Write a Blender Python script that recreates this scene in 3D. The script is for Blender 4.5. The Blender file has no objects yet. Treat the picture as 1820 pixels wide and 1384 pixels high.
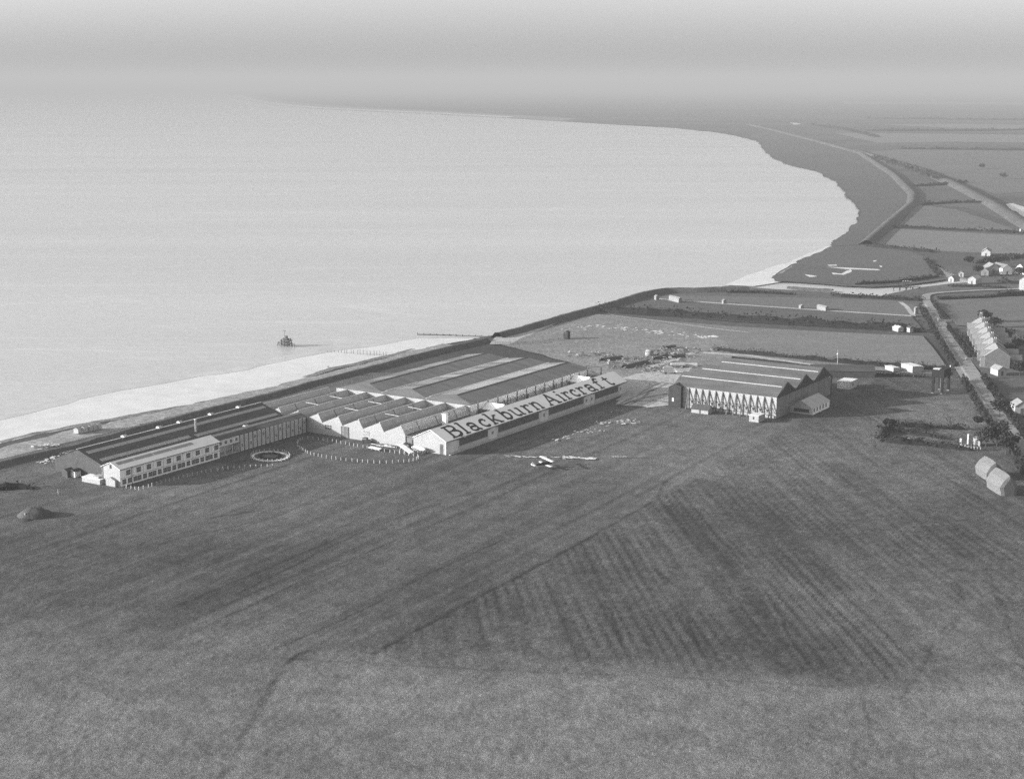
import bpy, bmesh, math, random
from mathutils import Vector, noise as mn
from mathutils.geometry import tessellate_polygon
random.seed(7)
SC = bpy.context.scene
COL = SC.collection
R = math.radians

# ------------------------------------------------------------------ camera, sky, sun, exposure
FPX, CX, CY, YH, CAM_H = 2718.0, 910.0, 692.0, 150.0, 120.0
PITCH = math.atan((CY - YH) / FPX)
cam = bpy.data.cameras.new('camera'); camo = bpy.data.objects.new('camera', cam); COL.objects.link(camo)
camo.location = (0, 0, CAM_H); camo.rotation_euler = (math.pi / 2 - PITCH, 0, 0)
cam.sensor_fit = 'HORIZONTAL'; cam.sensor_width = 36.0; cam.lens = 36.0 * FPX / 1820.0
cam.clip_start = 1.0; cam.clip_end = 300000.0
SC.camera = camo
SUN_EL, SUN_AZ = R(13.8), R(262.0)           # azimuth clockwise from +Y
w = bpy.data.worlds.new('World'); SC.world = w; w.use_nodes = True
nt = w.node_tree; nt.nodes.clear()
sky = nt.nodes.new('ShaderNodeTexSky'); sky.sky_type = 'NISHITA'; sky.sun_disc = False
sky.sun_elevation = SUN_EL; sky.sun_rotation = SUN_AZ
sky.air_density = 1.0; sky.dust_density = 2.6; sky.ozone_density = 1.0; sky.altitude = 100
bw = nt.nodes.new('ShaderNodeRGBToBW'); bg = nt.nodes.new('ShaderNodeBackground'); wo = nt.nodes.new('ShaderNodeOutputWorld')
nt.links.new(sky.outputs[0], bw.inputs[0]); nt.links.new(bw.outputs[0], bg.inputs[0]); nt.links.new(bg.outputs[0], wo.inputs[0])
bg.inputs[1].default_value = 0.15
sl = bpy.data.lights.new('sun', 'SUN'); sl.energy = 5.0; sl.angle = R(0.6); sl.color = (1, 1, 1)
so = bpy.data.objects.new('sun', sl); COL.objects.link(so)
to_sun = Vector((math.sin(SUN_AZ) * math.cos(SUN_EL), math.cos(SUN_AZ) * math.cos(SUN_EL), math.sin(SUN_EL)))
so.rotation_euler = to_sun.to_track_quat('Z', 'Y').to_euler(); so.location = (-300, 300, 400)
SC.view_settings.view_transform = 'Standard'; SC.view_settings.look = 'None'
SC.view_settings.gamma = 1.0; SC.view_settings.use_curve_mapping = False
SC.view_settings.exposure = 1.15
SC.render.engine = 'CYCLES'
SC.cycles.max_bounces = 4; SC.cycles.volume_bounces = 0; SC.cycles.use_denoising = False
SC.cycles.sample_clamp_indirect = 4.0
HAZE = 1.75e-4

# ------------------------------------------------------------------ positions: photograph point -> place on the ground
def ray(px, py):
    a = (px - CX) / FPX; b = -(py - CY) / FPX
    return Vector((a, math.cos(PITCH) + b * math.sin(PITCH), -math.sin(PITCH) + b * math.cos(PITCH)))
def G(px, py, z=0.0):
    d = ray(px, py); k = (z - CAM_H) / d.z
    return Vector((d.x * k, d.y * k, z))
AX = R(32.6)
U = Vector((math.sin(AX), math.cos(AX), 0)); V = Vector((-math.cos(AX), math.sin(AX), 0))
YAW = math.pi / 2 - AX                     # rotation that turns local x,y into U,V
O = G(214.6, 865)
def W(s, t, z=0.0): return O + U * s + V * t + Vector((0, 0, z))
def ST(px, py, z=0.0):
    d = G(px, py, z) - O; return d.dot(U), d.dot(V)
def Q1(x, y): return x / 4.3333, 640 + y / 4.3333
def Q2(x, y): return 380 + x / 4.7895, 600 + y / 4.7895
def Q3(x, y): return 660 + x / 3.9565, 580 + y / 3.9565
def QT(x, y): return 1380 + x / 5.353, 620 + y / 5.353
def Q7(x, y): return 1640 + x / 6.922, 520 + y / 6.922
def Q8(x, y): return 1540 + x / 6.289, 700 + y / 6.289
def Q6(x, y): return 1600 + x / 8.2727, 380 + y / 8.2727
def QD(x, y): return 1000 + x / 6.0667, 580 + y / 6.0667

# ------------------------------------------------------------------ materials (all greys: a monochrome world)
MATS = {}
def mat(name, v, var=0.12, scale=0.6, rough=0.85, bump=0.0, bscale=3.0, streak=None, spec=0.2):
    """grey surface: two noises of different size over a base albedo; streak = (sx,sy,sz) stretches one of them"""
    m = bpy.data.materials.new(name); m.use_nodes = True; n = m.node_tree; N = n.nodes; L = n.links
    b = N['Principled BSDF']; b.inputs['Roughness'].default_value = rough
    b.inputs['Specular IOR Level'].default_value = spec
    tc = N.new('ShaderNodeTexCoord')
    n1 = N.new('ShaderNodeTexNoise'); n1.inputs['Scale'].default_value = scale; n1.inputs['Detail'].default_value = 5
    n2 = N.new('ShaderNodeTexNoise'); n2.inputs['Scale'].default_value = scale * 7; n2.inputs['Detail'].default_value = 3
    L.new(tc.outputs['Object'], n2.inputs['Vector'])
    if streak:
        mp = N.new('ShaderNodeMapping'); mp.inputs['Scale'].default_value = streak
        L.new(tc.outputs['Object'], mp.inputs['Vector']); L.new(mp.outputs[0], n1.inputs['Vector'])
    else:
        L.new(tc.outputs['Object'], n1.inputs['Vector'])
    ad = N.new('ShaderNodeMath'); ad.operation = 'ADD'; L.new(n1.outputs['Fac'], ad.inputs[0]); L.new(n2.outputs['Fac'], ad.inputs[1])
    mr = N.new('ShaderNodeMapRange'); mr.inputs['From Min'].default_value = 0.6; mr.inputs['From Max'].default_value = 1.4
    mr.inputs['To Min'].default_value = v * (1 - 2 * var); mr.inputs['To Max'].default_value = v * (1 + 2 * var); mr.clamp = False
    L.new(ad.outputs[0], mr.inputs['Value']); L.new(mr.outputs[0], b.inputs['Base Color'])
    if bump:
        n3 = N.new('ShaderNodeTexNoise'); n3.inputs['Scale'].default_value = bscale; n3.inputs['Detail'].default_value = 4
        L.new(tc.outputs['Object'], n3.inputs['Vector'])
        bp = N.new('ShaderNodeBump'); bp.inputs['Strength'].default_value = 1.0; bp.inputs['Distance'].default_value = bump
        L.new(n3.outputs['Fac'], bp.inputs['Height']); L.new(bp.outputs[0], b.inputs['Normal'])
    MATS[name] = m
    return m
mat('white_sun_tone', 0.31, 0.07, 0.25, streak=(0.5, 0.5, 0.12))  # white dimmed in colour because these walls face the sun
mat('white_shade_tone', 0.85, 0.08, 0.3)  # the same white, kept brighter for walls lying in shade
mat('wall_shade_tone', 0.6, 0.14, 0.35, streak=(1.2, 1.2, 0.2))  # wall tone raised for faces lying in shade
mat('white_roof', 0.93, 0.04, 0.2)  # white kept high for a slope turned from the sun
mat('white_paint', 0.46, 0.05, 1.0)
mat('pale_roof', 0.62, 0.10, 0.4)
mat('mid_roof', 0.26, 0.12, 0.35, streak=(0.15, 1.5, 1.5))
mat('tall_roof', 0.13, 0.22, 0.35, streak=(1.0, 0.25, 0.25))
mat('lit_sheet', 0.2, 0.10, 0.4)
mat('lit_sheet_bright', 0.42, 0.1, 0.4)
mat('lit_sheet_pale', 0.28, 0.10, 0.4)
mat('office_roof', 0.82, 0.08, 0.4)  # pale roof tone raised for the shaded slope
mat('hangar_roof', 0.09, 0.22, 0.4, streak=(1.0, 0.2, 0.2))
mat('shed_roof', 0.062, 0.22, 0.4, streak=(0.2, 1.0, 1.0))
mat('asbestos', 0.42, 0.12, 0.4)
mat('tarred', 0.06, 0.2, 0.6)
mat('dark_gable', 0.032, 0.2, 0.6)
mat('dark_board', 0.085, 0.25, 0.7)
mat('door_grey', 0.16, 0.2, 0.5)
mat('letter_black', 0.028, 0.12, 0.8)
mat('glass_dark', 0.05, 0.15, 0.8, rough=0.25, spec=0.5)
mat('glass_grey', 0.26, 0.15, 0.8, rough=0.35, spec=0.5)
mat('rooflight', 0.28, 0.12, 0.8, rough=0.4, spec=0.4)
mat('timber', 0.10, 0.2, 1.0)
mat('dark_metal', 0.05, 0.2, 1.0, rough=0.5)
mat('brick_grey', 0.13, 0.15, 0.6)
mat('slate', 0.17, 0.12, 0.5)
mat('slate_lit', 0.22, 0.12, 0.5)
mat('thatch', 0.13, 0.10, 0.8, bump=0.1)
mat('skin_grey', 0.35, 0.05, 3.0)
mat('cloth_dark', 0.05, 0.1, 3.0)
mat('fabric_silver', 0.75, 0.04, 1.0, rough=0.5)
mat('foliage_dark', 0.02, 0.3, 0.5)
mat('foliage_mid', 0.034, 0.3, 0.5)
mat('hedge_far', 0.018, 0.25, 0.15)
mat('tank_black', 0.014, 0.2, 0.6)
mat('post_paint', 0.33, 0.08, 1.0)
mat('hedge_core', 0.012, 0.2, 0.5)
mat('bark', 0.06, 0.2, 1.0)
mat('earth', 0.062, 0.25, 0.5, bump=0.15, bscale=1.5)
mat('chalk', 0.62, 0.2, 0.5)
mat('rubble', 0.28, 0.4, 0.6)
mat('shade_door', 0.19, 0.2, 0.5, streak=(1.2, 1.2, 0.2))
mat('tyre', 0.03, 0.1, 3.0)

def ground_mat(name, base, var, big=0.012, mid=0.09, fine=0.7, bump=0.0, bscale=1.2, attr=None, stripe=None, rough=0.95, aniso=None):
    """soil or grass: three noise sizes multiplied; stripe = (angle, along, across, amount) adds drawn-out growth lines"""
    m = bpy.data.materials.new(name); m.use_nodes = True; n = m.node_tree; N = n.nodes; L = n.links
    b = N['Principled BSDF']; b.inputs['Roughness'].default_value = rough; b.inputs['Specular IOR Level'].default_value = 0.1
    tc = N.new('ShaderNodeTexCoord'); cur = None
    def layer(scale, amt, detail, vec=None):
        nonlocal cur
        t = N.new('ShaderNodeTexNoise'); t.inputs['Scale'].default_value = scale; t.inputs['Detail'].default_value = detail
        L.new(vec or tc.outputs['Object'], t.inputs['Vector'])
        r = N.new('ShaderNodeMapRange'); r.inputs['From Min'].default_value = 0.25; r.inputs['From Max'].default_value = 0.75
        r.inputs['To Min'].default_value = 1 - amt; r.inputs['To Max'].default_value = 1 + amt; r.clamp = False
        L.new(t.outputs['Fac'], r.inputs['Value'])
        if cur is None: cur = r.outputs[0]
        else:
            mu = N.new('ShaderNodeMath'); mu.operation = 'MULTIPLY'; L.new(cur, mu.inputs[0]); L.new(r.outputs[0], mu.inputs[1]); cur = mu.outputs[0]
        return t
    layer(big, var * 0.8, 4); layer(mid, var * 0.8, 4)
    vec = None
    if aniso:
        mp0 = N.new('ShaderNodeMapping'); mp0.inputs['Rotation'].default_value = (0, 0, aniso[0]); mp0.inputs['Scale'].default_value = (aniso[1], aniso[2], 1)
        L.new(tc.outputs['Object'], mp0.inputs['Vector']); vec = mp0.outputs[0]
    layer(fine, var * 1.6, 6, vec)
    if stripe:
        mp = N.new('ShaderNodeMapping'); mp.inputs['Rotation'].default_value = (0, 0, -stripe[0]); mp.inputs['Scale'].default_value = (stripe[1], stripe[2], 1)
        L.new(tc.outputs['Object'], mp.inputs['Vector']); layer(1.0, stripe[3], 3, mp.outputs[0])
    if attr:
        at = N.new('ShaderNodeAttribute'); at.attribute_name = attr
        mu = N.new('ShaderNodeMath'); mu.operation = 'MULTIPLY'; L.new(cur, mu.inputs[0]); L.new(at.outputs['Fac'], mu.inputs[1]); cur = mu.outputs[0]
    mu = N.new('ShaderNodeMath'); mu.operation = 'MULTIPLY'; L.new(cur, mu.inputs[0]); mu.inputs[1].default_value = base
    L.new(mu.outputs[0], b.inputs['Base Color'])
    if bump:
        t = N.new('ShaderNodeTexNoise'); t.inputs['Scale'].default_value = bscale; t.inputs['Detail'].default_value = 5; t.inputs['Roughness'].default_value = 0.65
        L.new(vec or tc.outputs['Object'], t.inputs['Vector'])
        bp = N.new('ShaderNodeBump'); bp.inputs['Strength'].default_value = 1.0; bp.inputs['Distance'].default_value = bump
        L.new(t.outputs['Fac'], bp.inputs['Height']); L.new(bp.outputs[0], b.inputs['Normal'])
    MATS[name] = m
    return m
def ang(p, q):
    d = G(*q) - G(*p); return math.atan2(d.y, d.x)
A_LEFT = ang((665, 1160), (1155, 893)); A_WEDGE = ang((1440, 1200), (1205, 905)); A_FIELD = ang((1100, 560), (1600, 590))
ground_mat('airfield_grass', 0.112, 0.34, fine=3.3, mid=0.15, bump=0.6, bscale=3.2, attr='tone')
ground_mat('land', 0.078, 0.15, big=0.0015, mid=0.01, fine=0.25, bump=0.3, bscale=0.3, stripe=(0.0, 0.0009, 0.008, 0.4))
ground_mat('marsh', 0.092, 0.10, big=0.004, mid=0.03, fine=0.3, bump=0.3, bscale=0.4)
ground_mat('field_pale', 0.155, 0.10, fine=0.35, bump=0.2, bscale=0.6, stripe=(A_FIELD, 0.01, 0.35, 0.10))
ground_mat('field_mid', 0.12, 0.10, fine=0.35, bump=0.2, bscale=0.6, stripe=(A_FIELD, 0.01, 0.35, 0.12))
ground_mat('field_dark', 0.088, 0.12, fine=0.35, bump=0.2, bscale=0.6, stripe=(A_FIELD, 0.01, 0.4, 0.15))
ground_mat('rough_ground', 0.185, 0.22, fine=0.5, mid=0.12, bump=0.35, bscale=0.5)
ground_mat('pale_track', 0.36, 0.2, fine=0.5, mid=0.15, bump=0.1)
ground_mat('road_surface', 0.24, 0.14, fine=0.4, mid=0.12)
ground_mat('gravel_path', 0.36, 0.15, fine=0.4)
ground_mat('beach', 0.56, 0.05, fine=0.12, mid=0.03, rough=0.6)
ground_mat('shore_turf', 0.26, 0.2, fine=0.4, mid=0.1, bump=0.25, bscale=0.5)
ground_mat('wet_sand', 0.43, 0.08, fine=0.12, mid=0.03, rough=0.45)
ground_mat('far_haze_flat', 0.2, 0.1, big=.002, fine=0.12, mid=0.01)
ground_mat('mud_line', 0.16, 0.25, fine=0.3, mid=0.1, bump=0.3, bscale=0.4)
ground_mat('bank_grass', 0.085, 0.22, fine=0.5, bump=0.35, bscale=0.6)
ground_mat('track_dark', 0.092, 0.2, fine=0.6)
ground_mat('track_light', 0.165, 0.2, fine=0.6)
def water_mat():
    m = bpy.data.materials.new('estuary_water'); m.use_nodes = True; n = m.node_tree; N = n.nodes; L = n.links
    b = N['Principled BSDF']; b.inputs['Roughness'].default_value = 0.32; b.inputs['Specular IOR Level'].default_value = 0.5
    tc = N.new('ShaderNodeTexCoord')
    mp = N.new('ShaderNodeMapping'); mp.inputs['Rotation'].default_value = (0, 0, R(-18)); mp.inputs['Scale'].default_value = (0.0012, 0.011, 1)
    L.new(tc.outputs['Object'], mp.inputs['Vector'])
    t = N.new('ShaderNodeTexNoise'); t.inputs['Scale'].default_value = 1.0; t.inputs['Detail'].default_value = 6; L.new(mp.outputs[0], t.inputs['Vector'])
    r = N.new('ShaderNodeMapRange'); r.inputs['From Min'].default_value = 0.3; r.inputs['From Max'].default_value = 0.7
    r.inputs['To Min'].default_value = 0.40; r.inputs['To Max'].default_value = 0.46; L.new(t.outputs['Fac'], r.inputs['Value'])
    # long thin current streaks
    t3 = N.new('ShaderNodeTexNoise'); t3.inputs['Scale'].default_value = 1.0; t3.inputs['Detail'].default_value = 3; t3.inputs['Distortion'].default_value = .6
    mp3 = N.new('ShaderNodeMapping'); mp3.inputs['Rotation'].default_value = (0, 0, R(-33)); mp3.inputs['Scale'].default_value = (0.0014, 0.012, 1); mp3.inputs['Location'].default_value = (3, 7, 0)
    L.new(tc.outputs['Object'], mp3.inputs['Vector']); L.new(mp3.outputs[0], t3.inputs['Vector'])
    df = N.new('ShaderNodeMath'); df.operation = 'SUBTRACT'; L.new(t3.outputs['Fac'], df.inputs[0]); df.inputs[1].default_value = .5
    ab = N.new('ShaderNodeMath'); ab.operation = 'ABSOLUTE'; L.new(df.outputs[0], ab.inputs[0])
    sm = N.new('ShaderNodeMapRange'); sm.inputs['From Min'].default_value = 0.0; sm.inputs['From Max'].default_value = 0.012; sm.inputs['To Min'].default_value = 1.10; sm.inputs['To Max'].default_value = 1.0
    L.new(ab.outputs[0], sm.inputs['Value'])
    mx = N.new('ShaderNodeMath'); mx.operation = 'MULTIPLY'; L.new(r.outputs[0], mx.inputs[0]); L.new(sm.outputs[0], mx.inputs[1])
    L.new(mx.outputs[0], b.inputs['Base Color'])
    mp2 = N.new('ShaderNodeMapping'); mp2.inputs['Rotation'].default_value = (0, 0, R(-30)); mp2.inputs['Scale'].default_value = (0.09, 0.32, 1)
    L.new(tc.outputs['Object'], mp2.inputs['Vector'])
    t2 = N.new('ShaderNodeTexNoise'); t2.inputs['Scale'].default_value = 1.0; t2.inputs['Detail'].default_value = 5; L.new(mp2.outputs[0], t2.inputs['Vector'])
    bp = N.new('ShaderNodeBump'); bp.inputs['Strength'].default_value = 1.0; bp.inputs['Distance'].default_value = 0.4
    L.new(t2.outputs['Fac'], bp.inputs['Height']); L.new(bp.outputs[0], b.inputs['Normal'])
    MATS['estuary_water'] = m
water_mat()

# ------------------------------------------------------------------ mesh helpers
class MB:
    def __init__(s): s.v = []; s.f = []
    def face(s, *pts):
        i = len(s.v); s.v += [tuple(p) for p in pts]; s.f.append(tuple(range(i, i + len(pts)))); return s
    def box(s, x0, x1, y0, y1, z0, z1):
        i = len(s.v)
        s.v += [(x, y, z) for z in (z0, z1) for y in (y0, y1) for x in (x0, x1)]
        s.f += [(i, i+2, i+3, i+1), (i+4, i+5, i+7, i+6), (i, i+1, i+5, i+4), (i+2, i+6, i+7, i+3), (i, i+4, i+6, i+2), (i+1, i+3, i+7, i+5)]
        return s
    def prism(s, poly, axis, a0, a1):
        """polygon extruded along axis ('x': poly is (y,z); 'y': (x,z); 'z': (x,y))"""
        def P(p, a): return (a, p[0], p[1]) if axis == 'x' else (p[0], a, p[1]) if axis == 'y' else (p[0], p[1], a)
        i = len(s.v); n = len(poly)
        s.v += [P(p, a0) for p in poly] + [P(p, a1) for p in poly]
        tri = tessellate_polygon([[Vector((p[0], p[1], 0)) for p in poly]])
        for t in tri: s.f.append(tuple(i + k for k in t)); s.f.append(tuple(i + n + k for k in reversed(t)))
        for k in range(n): s.f.append((i + k, i + (k + 1) % n, i + n + (k + 1) % n, i + n + k))
        return s
    def slab(s, a, b, c, d, th):
        """four corners (a plane) given thickness th below"""
        a, b, c, d = map(Vector, (a, b, c, d)); n = (b - a).cross(d - a).normalized()
        if n.z < 0: n = -n
        lo = [p - n * th for p in (a, b, c, d)]; i = len(s.v)
        s.v += [tuple(p) for p in (a, b, c, d)] + [tuple(p) for p in lo]
        s.f += [(i, i+1, i+2, i+3), (i+7, i+6, i+5, i+4)] + [(i+k, i+4+k, i+4+(k+1) % 4, i+(k+1) % 4) for k in range(4)]
        return s
    def bar(s, p, q, w, w2=None, sides=4):
        p, q = Vector(p), Vector(q); w2 = w if w2 is None else w2
        d = (q - p).normalized(); x = d.cross(Vector((0, 0, 1)))
        if x.length < 1e-3: x = Vector((1, 0, 0))
        x.normalize(); y = d.cross(x); i = len(s.v)
        for c, r in ((p, w / 2), (q, w2 / 2)):
            for k in range(sides):
                a = math.pi / 4 + 2 * math.pi * k / sides; rr = r * (1.414 if sides == 4 else 1)
                s.v.append(tuple(c + x * math.cos(a) * rr + y * math.sin(a) * rr))
        s.f += [tuple(range(i, i + sides)), tuple(range(i + 2 * sides - 1, i + sides - 1, -1))]
        s.f += [(i + k, i + sides + k, i + sides + (k + 1) % sides, i + (k + 1) % sides) for k in range(sides)]
        return s
    def lathe(s, prof, n=12, c=(0, 0, 0), ax='z', cap=True):
        i = len(s.v)
        for r, h in prof:
            for k in range(n):
                a = 2 * math.pi * k / n; x, y = r * math.cos(a), r * math.sin(a)
                s.v.append((c[0] + x, c[1] + y, c[2] + h) if ax == 'z' else (c[0] + h, c[1] + x, c[2] + y) if ax == 'x' else (c[0] + x, c[1] + h, c[2] + y))
        for j in range(len(prof) - 1):
            for k in range(n): s.f.append((i + j*n + k, i + j*n + (k+1) % n, i + (j+1)*n + (k+1) % n, i + (j+1)*n + k))
        if cap: s.f += [tuple(i + k for k in reversed(range(n))), tuple(i + (len(prof)-1)*n + k for k in range(n))]
        return s
    def mesh(s, name, m, smooth=False):
        me = bpy.data.meshes.new(name); me.from_pydata(s.v, [], s.f); me.materials.append(MATS[m])
        bm = bmesh.new(); bm.from_mesh(me); bmesh.ops.recalc_face_normals(bm, faces=bm.faces); bm.to_mesh(me); bm.free()
        if smooth: me.polygons.foreach_set('use_smooth', [True] * len(me.polygons))
        me.update(); return me
def link(name, me, parent=None, loc=(0, 0, 0), rz=0.0):
    o = bpy.data.objects.new(name, me); COL.objects.link(o); o.location = loc; o.rotation_euler = (0, 0, rz)
    if parent is not None: o.parent = parent
    return o
def part(name, mb, m, parent, loc=(0, 0, 0), rz=0.0, smooth=False, label=None):
    o = link(name, mb.mesh(name, m, smooth), parent, loc, rz)
    if label: o['label'] = label
    return o
def tag(o, label, cat, group=None, kind=None):
    if label: o['label'] = label
    if cat: o['category'] = cat
    if group: o['group'] = group
    if kind: o['kind'] = kind
    return o
def thing(name, label, cat, loc, rz=YAW, group=None):
    o = bpy.data.objects.new(name, None); COL.objects.link(o); o.location = loc; o.rotation_euler = (0, 0, rz); o.empty_display_size = 0.5
    return tag(o, label, cat, group)
def kids(o): return [c for c in ALL() if c.parent is o]
def ALL(): return list(COL.objects)
def dup(root, loc, rz=None, label=None, group=None, tree=None):
    """copy of a thing with its parts; tree = {parent: [children]} known beforehand"""
    def rec(o, par):
        c = o.copy(); COL.objects.link(c)
        if par is not None: c.parent = par
        for ch in tree.get(o, ()): rec(ch, c)
        return c
    tree = tree if tree is not None else {root: [c for c in root.children]}
    r = rec(root, None); r.location = loc
    if rz is not None: r.rotation_euler = (0, 0, rz)
    if label: r['label'] = label
    if group: r['group'] = group
    return r
def structure(name, me): o = link(name, me); o['kind'] = 'structure'; return o
def sheet(name, pts, m, z=0.0, kind='structure'):
    """flat sheet of ground from a closed outline of world points"""
    pts = [Vector((p.x, p.y, 0)) for p in pts]; mb = MB(); mb.v = [(p.x, p.y, z) for p in pts]
    mb.f = [tuple(t) for t in tessellate_polygon([pts])]
    return structure(name, mb.mesh(name, m))
def wob(pts, step, amp, sc=0.1, seed=0.0):
    """densify an outline and give it an uneven edge"""
    out = []
    for a, b in zip(pts, pts[1:]):
        n = max(1, int((b - a).length / step))
        for k in range(n):
            p = a.lerp(b, k / n); out.append(p + Vector((mn.noise((p.x*sc+seed, p.y*sc, 1.7)), mn.noise((p.x*sc+seed, p.y*sc, 9.1)), 0)) * amp)
    out.append(pts[-1]); return out
def smooth_path(pts, n=6):
    out = []
    for i in range(len(pts) - 1):
        p0 = pts[max(i-1, 0)]; p1 = pts[i]; p2 = pts[i+1]; p3 = pts[min(i+2, len(pts)-1)]
        for k in range(n):
            t = k / n
            out.append(0.5 * ((2*p1) + (p2-p0)*t + (2*p0-5*p1+4*p2-p3)*t*t + (3*p1-p0-3*p2+p3)*t**3))
    out.append(pts[-1]); return out
def ribbon(name, pts, wd, m, z, wob_amp=0.0, kind='structure', w2=None):
    mb = MB(); L = len(pts)
    for i, p in enumerate(pts):
        d = (pts[min(i+1, L-1)] - pts[max(i-1, 0)]); d.z = 0; d.normalize(); nrm = Vector((-d.y, d.x, 0))
        ww = wd + ((w2 - wd) * i / (L - 1) if w2 is not None else 0)
        j1 = 1 + wob_amp * mn.noise((p.x*0.15, p.y*0.15, 3.3)); j2 = 1 + wob_amp * mn.noise((p.x*0.15, p.y*0.15, 7.3))
        a = p + nrm * ww/2*j1; b = p - nrm * ww/2*j2
        mb.v += [(a.x, a.y, z), (b.x, b.y, z)]
    mb.f = [(2*i, 2*i+1, 2*i+3, 2*i+2) for i in range(L - 1)]
    o = structure(name, mb.mesh(name, m)); return o

# ------------------------------------------------------------------ the ground, water and shore
COAST_NEAR = [(-400, 870), (-200, 826), (0, 787), (40, 776), (130, 758), (200, 746), (260, 735), (330, 723), (430, 702), (500, 686), (560, 668), (620, 654), (700, 632), (760, 616), (830, 603), (885, 593), (960, 571), (1010, 559), (1075, 541), (1140, 523), (1175, 517), (1240, 516), (1262, 513), (1290, 507)]
COAST_CREEK = [(1340, 510), (1400, 514), (1450, 517), (1500, 521), (1540, 524), (1565, 525), (1590, 519), (1640, 509), (1690, 503), (1730, 500), (1728, 496), (1700, 489), (1684, 479), (1666, 469), (1662, 470), (1675, 480), (1682, 491), (1690, 494), (1660, 499), (1620, 504), (1590, 507), (1550, 509), (1500, 507), (1450, 503), (1410, 500), (1378, 499)]
COAST_FAR = [(1372, 490), (1392, 480), (1412, 468), (1432, 456), (1455, 446), (1474, 438), (1490, 424), (1506, 408), (1520, 396), (1527, 380), (1520, 362), (1505, 350), (1499, 338), (1484, 322), (1452, 304), (1400, 292), (1376, 281), (1362, 272), (1355, 262), (1345, 250), (1322, 244), (1280, 236), (1200, 227), (1100, 221.5), (1000, 215.5), (900, 209.5), (800, 204.5), (760, 202), (650, 197.5), (560, 193), (490, 187), (440, 179), (410, 170), (395, 163)]
def gp(l, z=0.0): return [G(x, y, z) for x, y in l]
near = wob(gp(COAST_NEAR), 6, 1.6, 0.08); creek = wob(gp(COAST_CREEK), 4, 0.8, 0.1)
far = wob(wob(gp(COAST_FAR[:20]), 10, 3.5, 0.02), 4, 2.0, 0.11) + wob(gp(COAST_FAR[19:]), 30, 9.0, 0.012)
outline = near + creek + far + [Vector((-4500, 70000, 0)), Vector((80000, 70000, 0)), Vector((80000, -3000, 0)), Vector((-3000, -3000, 0)), Vector((-900, 100, 0))]
sheet('land', outline, 'land', -0.35)
m = MB(); m.v = [(-90000, -8000, -1.3), (90000, -8000, -1.3), (90000, 90000, -1.3), (-90000, 90000, -1.3)]; m.f = [(0, 1, 2, 3)]
structure('estuary', m.mesh('estuary', 'estuary_water'))
# foreshore: pale mud between the water's edge and the marsh edge
WATER_EDGE = [(-400, 830), (-200, 785), (0, 742), (100, 716), (200, 693), (310, 673), (420, 656), (520, 634), (600, 619), (680, 609), (735, 598), (800, 600), (850, 598)]
edge = wob(gp(WATER_EDGE, -0.9), 8, 2.5, 0.05, 4)
sheet('foreshore', edge + [p.copy() for p in reversed(near[:next(i for i, p in enumerate(near) if p.y > G(830, 603).y)])], 'beach', -0.85)
ribbon('wet_sand', wob(gp(WATER_EDGE, -0.9), 8, 2.5, 0.05, 4), 9, 'wet_sand', -0.80, 0.7)
ribbon('shore_turf', wob(gp([(-100, 832), (0, 806), (60, 792), (140, 770), (240, 749), (340, 727), (440, 703), (520, 684), (600, 664), (680, 643), (740, 626), (800, 612)], -0.2), 4, 1.5, 0.1), 15, 'shore_turf', -0.26, 0.3, 'structure', 8)
ribbon('tide_line', wob(gp([(0, 786), (60, 770), (130, 757), (200, 745), (262, 733), (330, 721), (430, 700)], -0.3), 3, 1.2, 0.2), 3.0, 'mud_line', -0.30, 0.9)
ribbon('tide_line', wob(gp([(545, 670), (590, 655), (640, 645), (700, 630), (735, 620)], -0.3), 3, 1.2, 0.2), 3.4, 'mud_line', -0.30, 0.9)
sheet('sand_spit', wob(gp([(1290, 506), (1320, 493), (1360, 480), (1400, 466), (1440, 449), (1470, 438), (1478, 437), (1445, 453), (1410, 470), (1380, 486), (1372, 494), (1400, 500), (1340, 509), (1290, 507)], -0.9), 6, 2.0, 0.05), 'beach', -0.80)
ribbon('mud_streak', wob(gp([(1000, 213.5), (1100, 220), (1200, 225.5), (1280, 234.5), (1330, 243)], -0.9), 40, 9, 0.01), 26, 'beach', -0.8, 0.5)
# flats added along the far shore, a haze-like half-tone between water and land
fs = [(1000, 215.5), (900, 209.5), (830, 206), (760, 202), (650, 197.5), (560, 193), (490, 187), (440, 179), (410, 170)]
sheet('far_haze_flat', wob(gp(fs, -.3), 40, 9, .012) + [G(x + 25, y - 4.5 - max(0, (760 - x) * .004), -.3) for x, y in reversed(fs)], 'far_haze_flat', -.22)
sheet('far_haze_flat', wob(gp(fs[1:], -.3), 40, 9, .012) + [G(x + 15, y - 2.2, -.3) for x, y in reversed(fs[1:])], 'wet_sand', -.16)  # wet_sand lends its tone to this added haze flat
# the airfield: fine grid with a tone map and tufted relief
def dist_seg(p, a, b):
    ab = b - a; t = max(0, min(1, (p - a).dot(ab) / ab.length_squared)); return (p - a - ab * t).length, t
def inside(p, poly):
    c = False; j = len(poly) - 1
    for i in range(len(poly)):
        a, b = poly[i], poly[j]
        if (a.y > p.y) != (b.y > p.y) and p.x < (b.x - a.x) * (p.y - a.y) / (b.y - a.y) + a.x: c = not c
        j = i
    return c
def sstep(a, b, x):
    t = max(0.0, min(1.0, (x - a) / (b - a))); return t * t * (3 - 2 * t)
WEDGE_L = (G(665, 1160), G(1155, 893)); WEDGE_B = (G(500, 1165), G(1820, 1215))
def side(p, ab):
    a, b = ab; d = (b - a).normalized(); return d.x * (p.y - a.y) - d.y * (p.x - a.x)
DARKBAND = (G(1205, 905), G(1440, 1200)); DARK2 = (G(1300, 860), G(1480, 1040))
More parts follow.
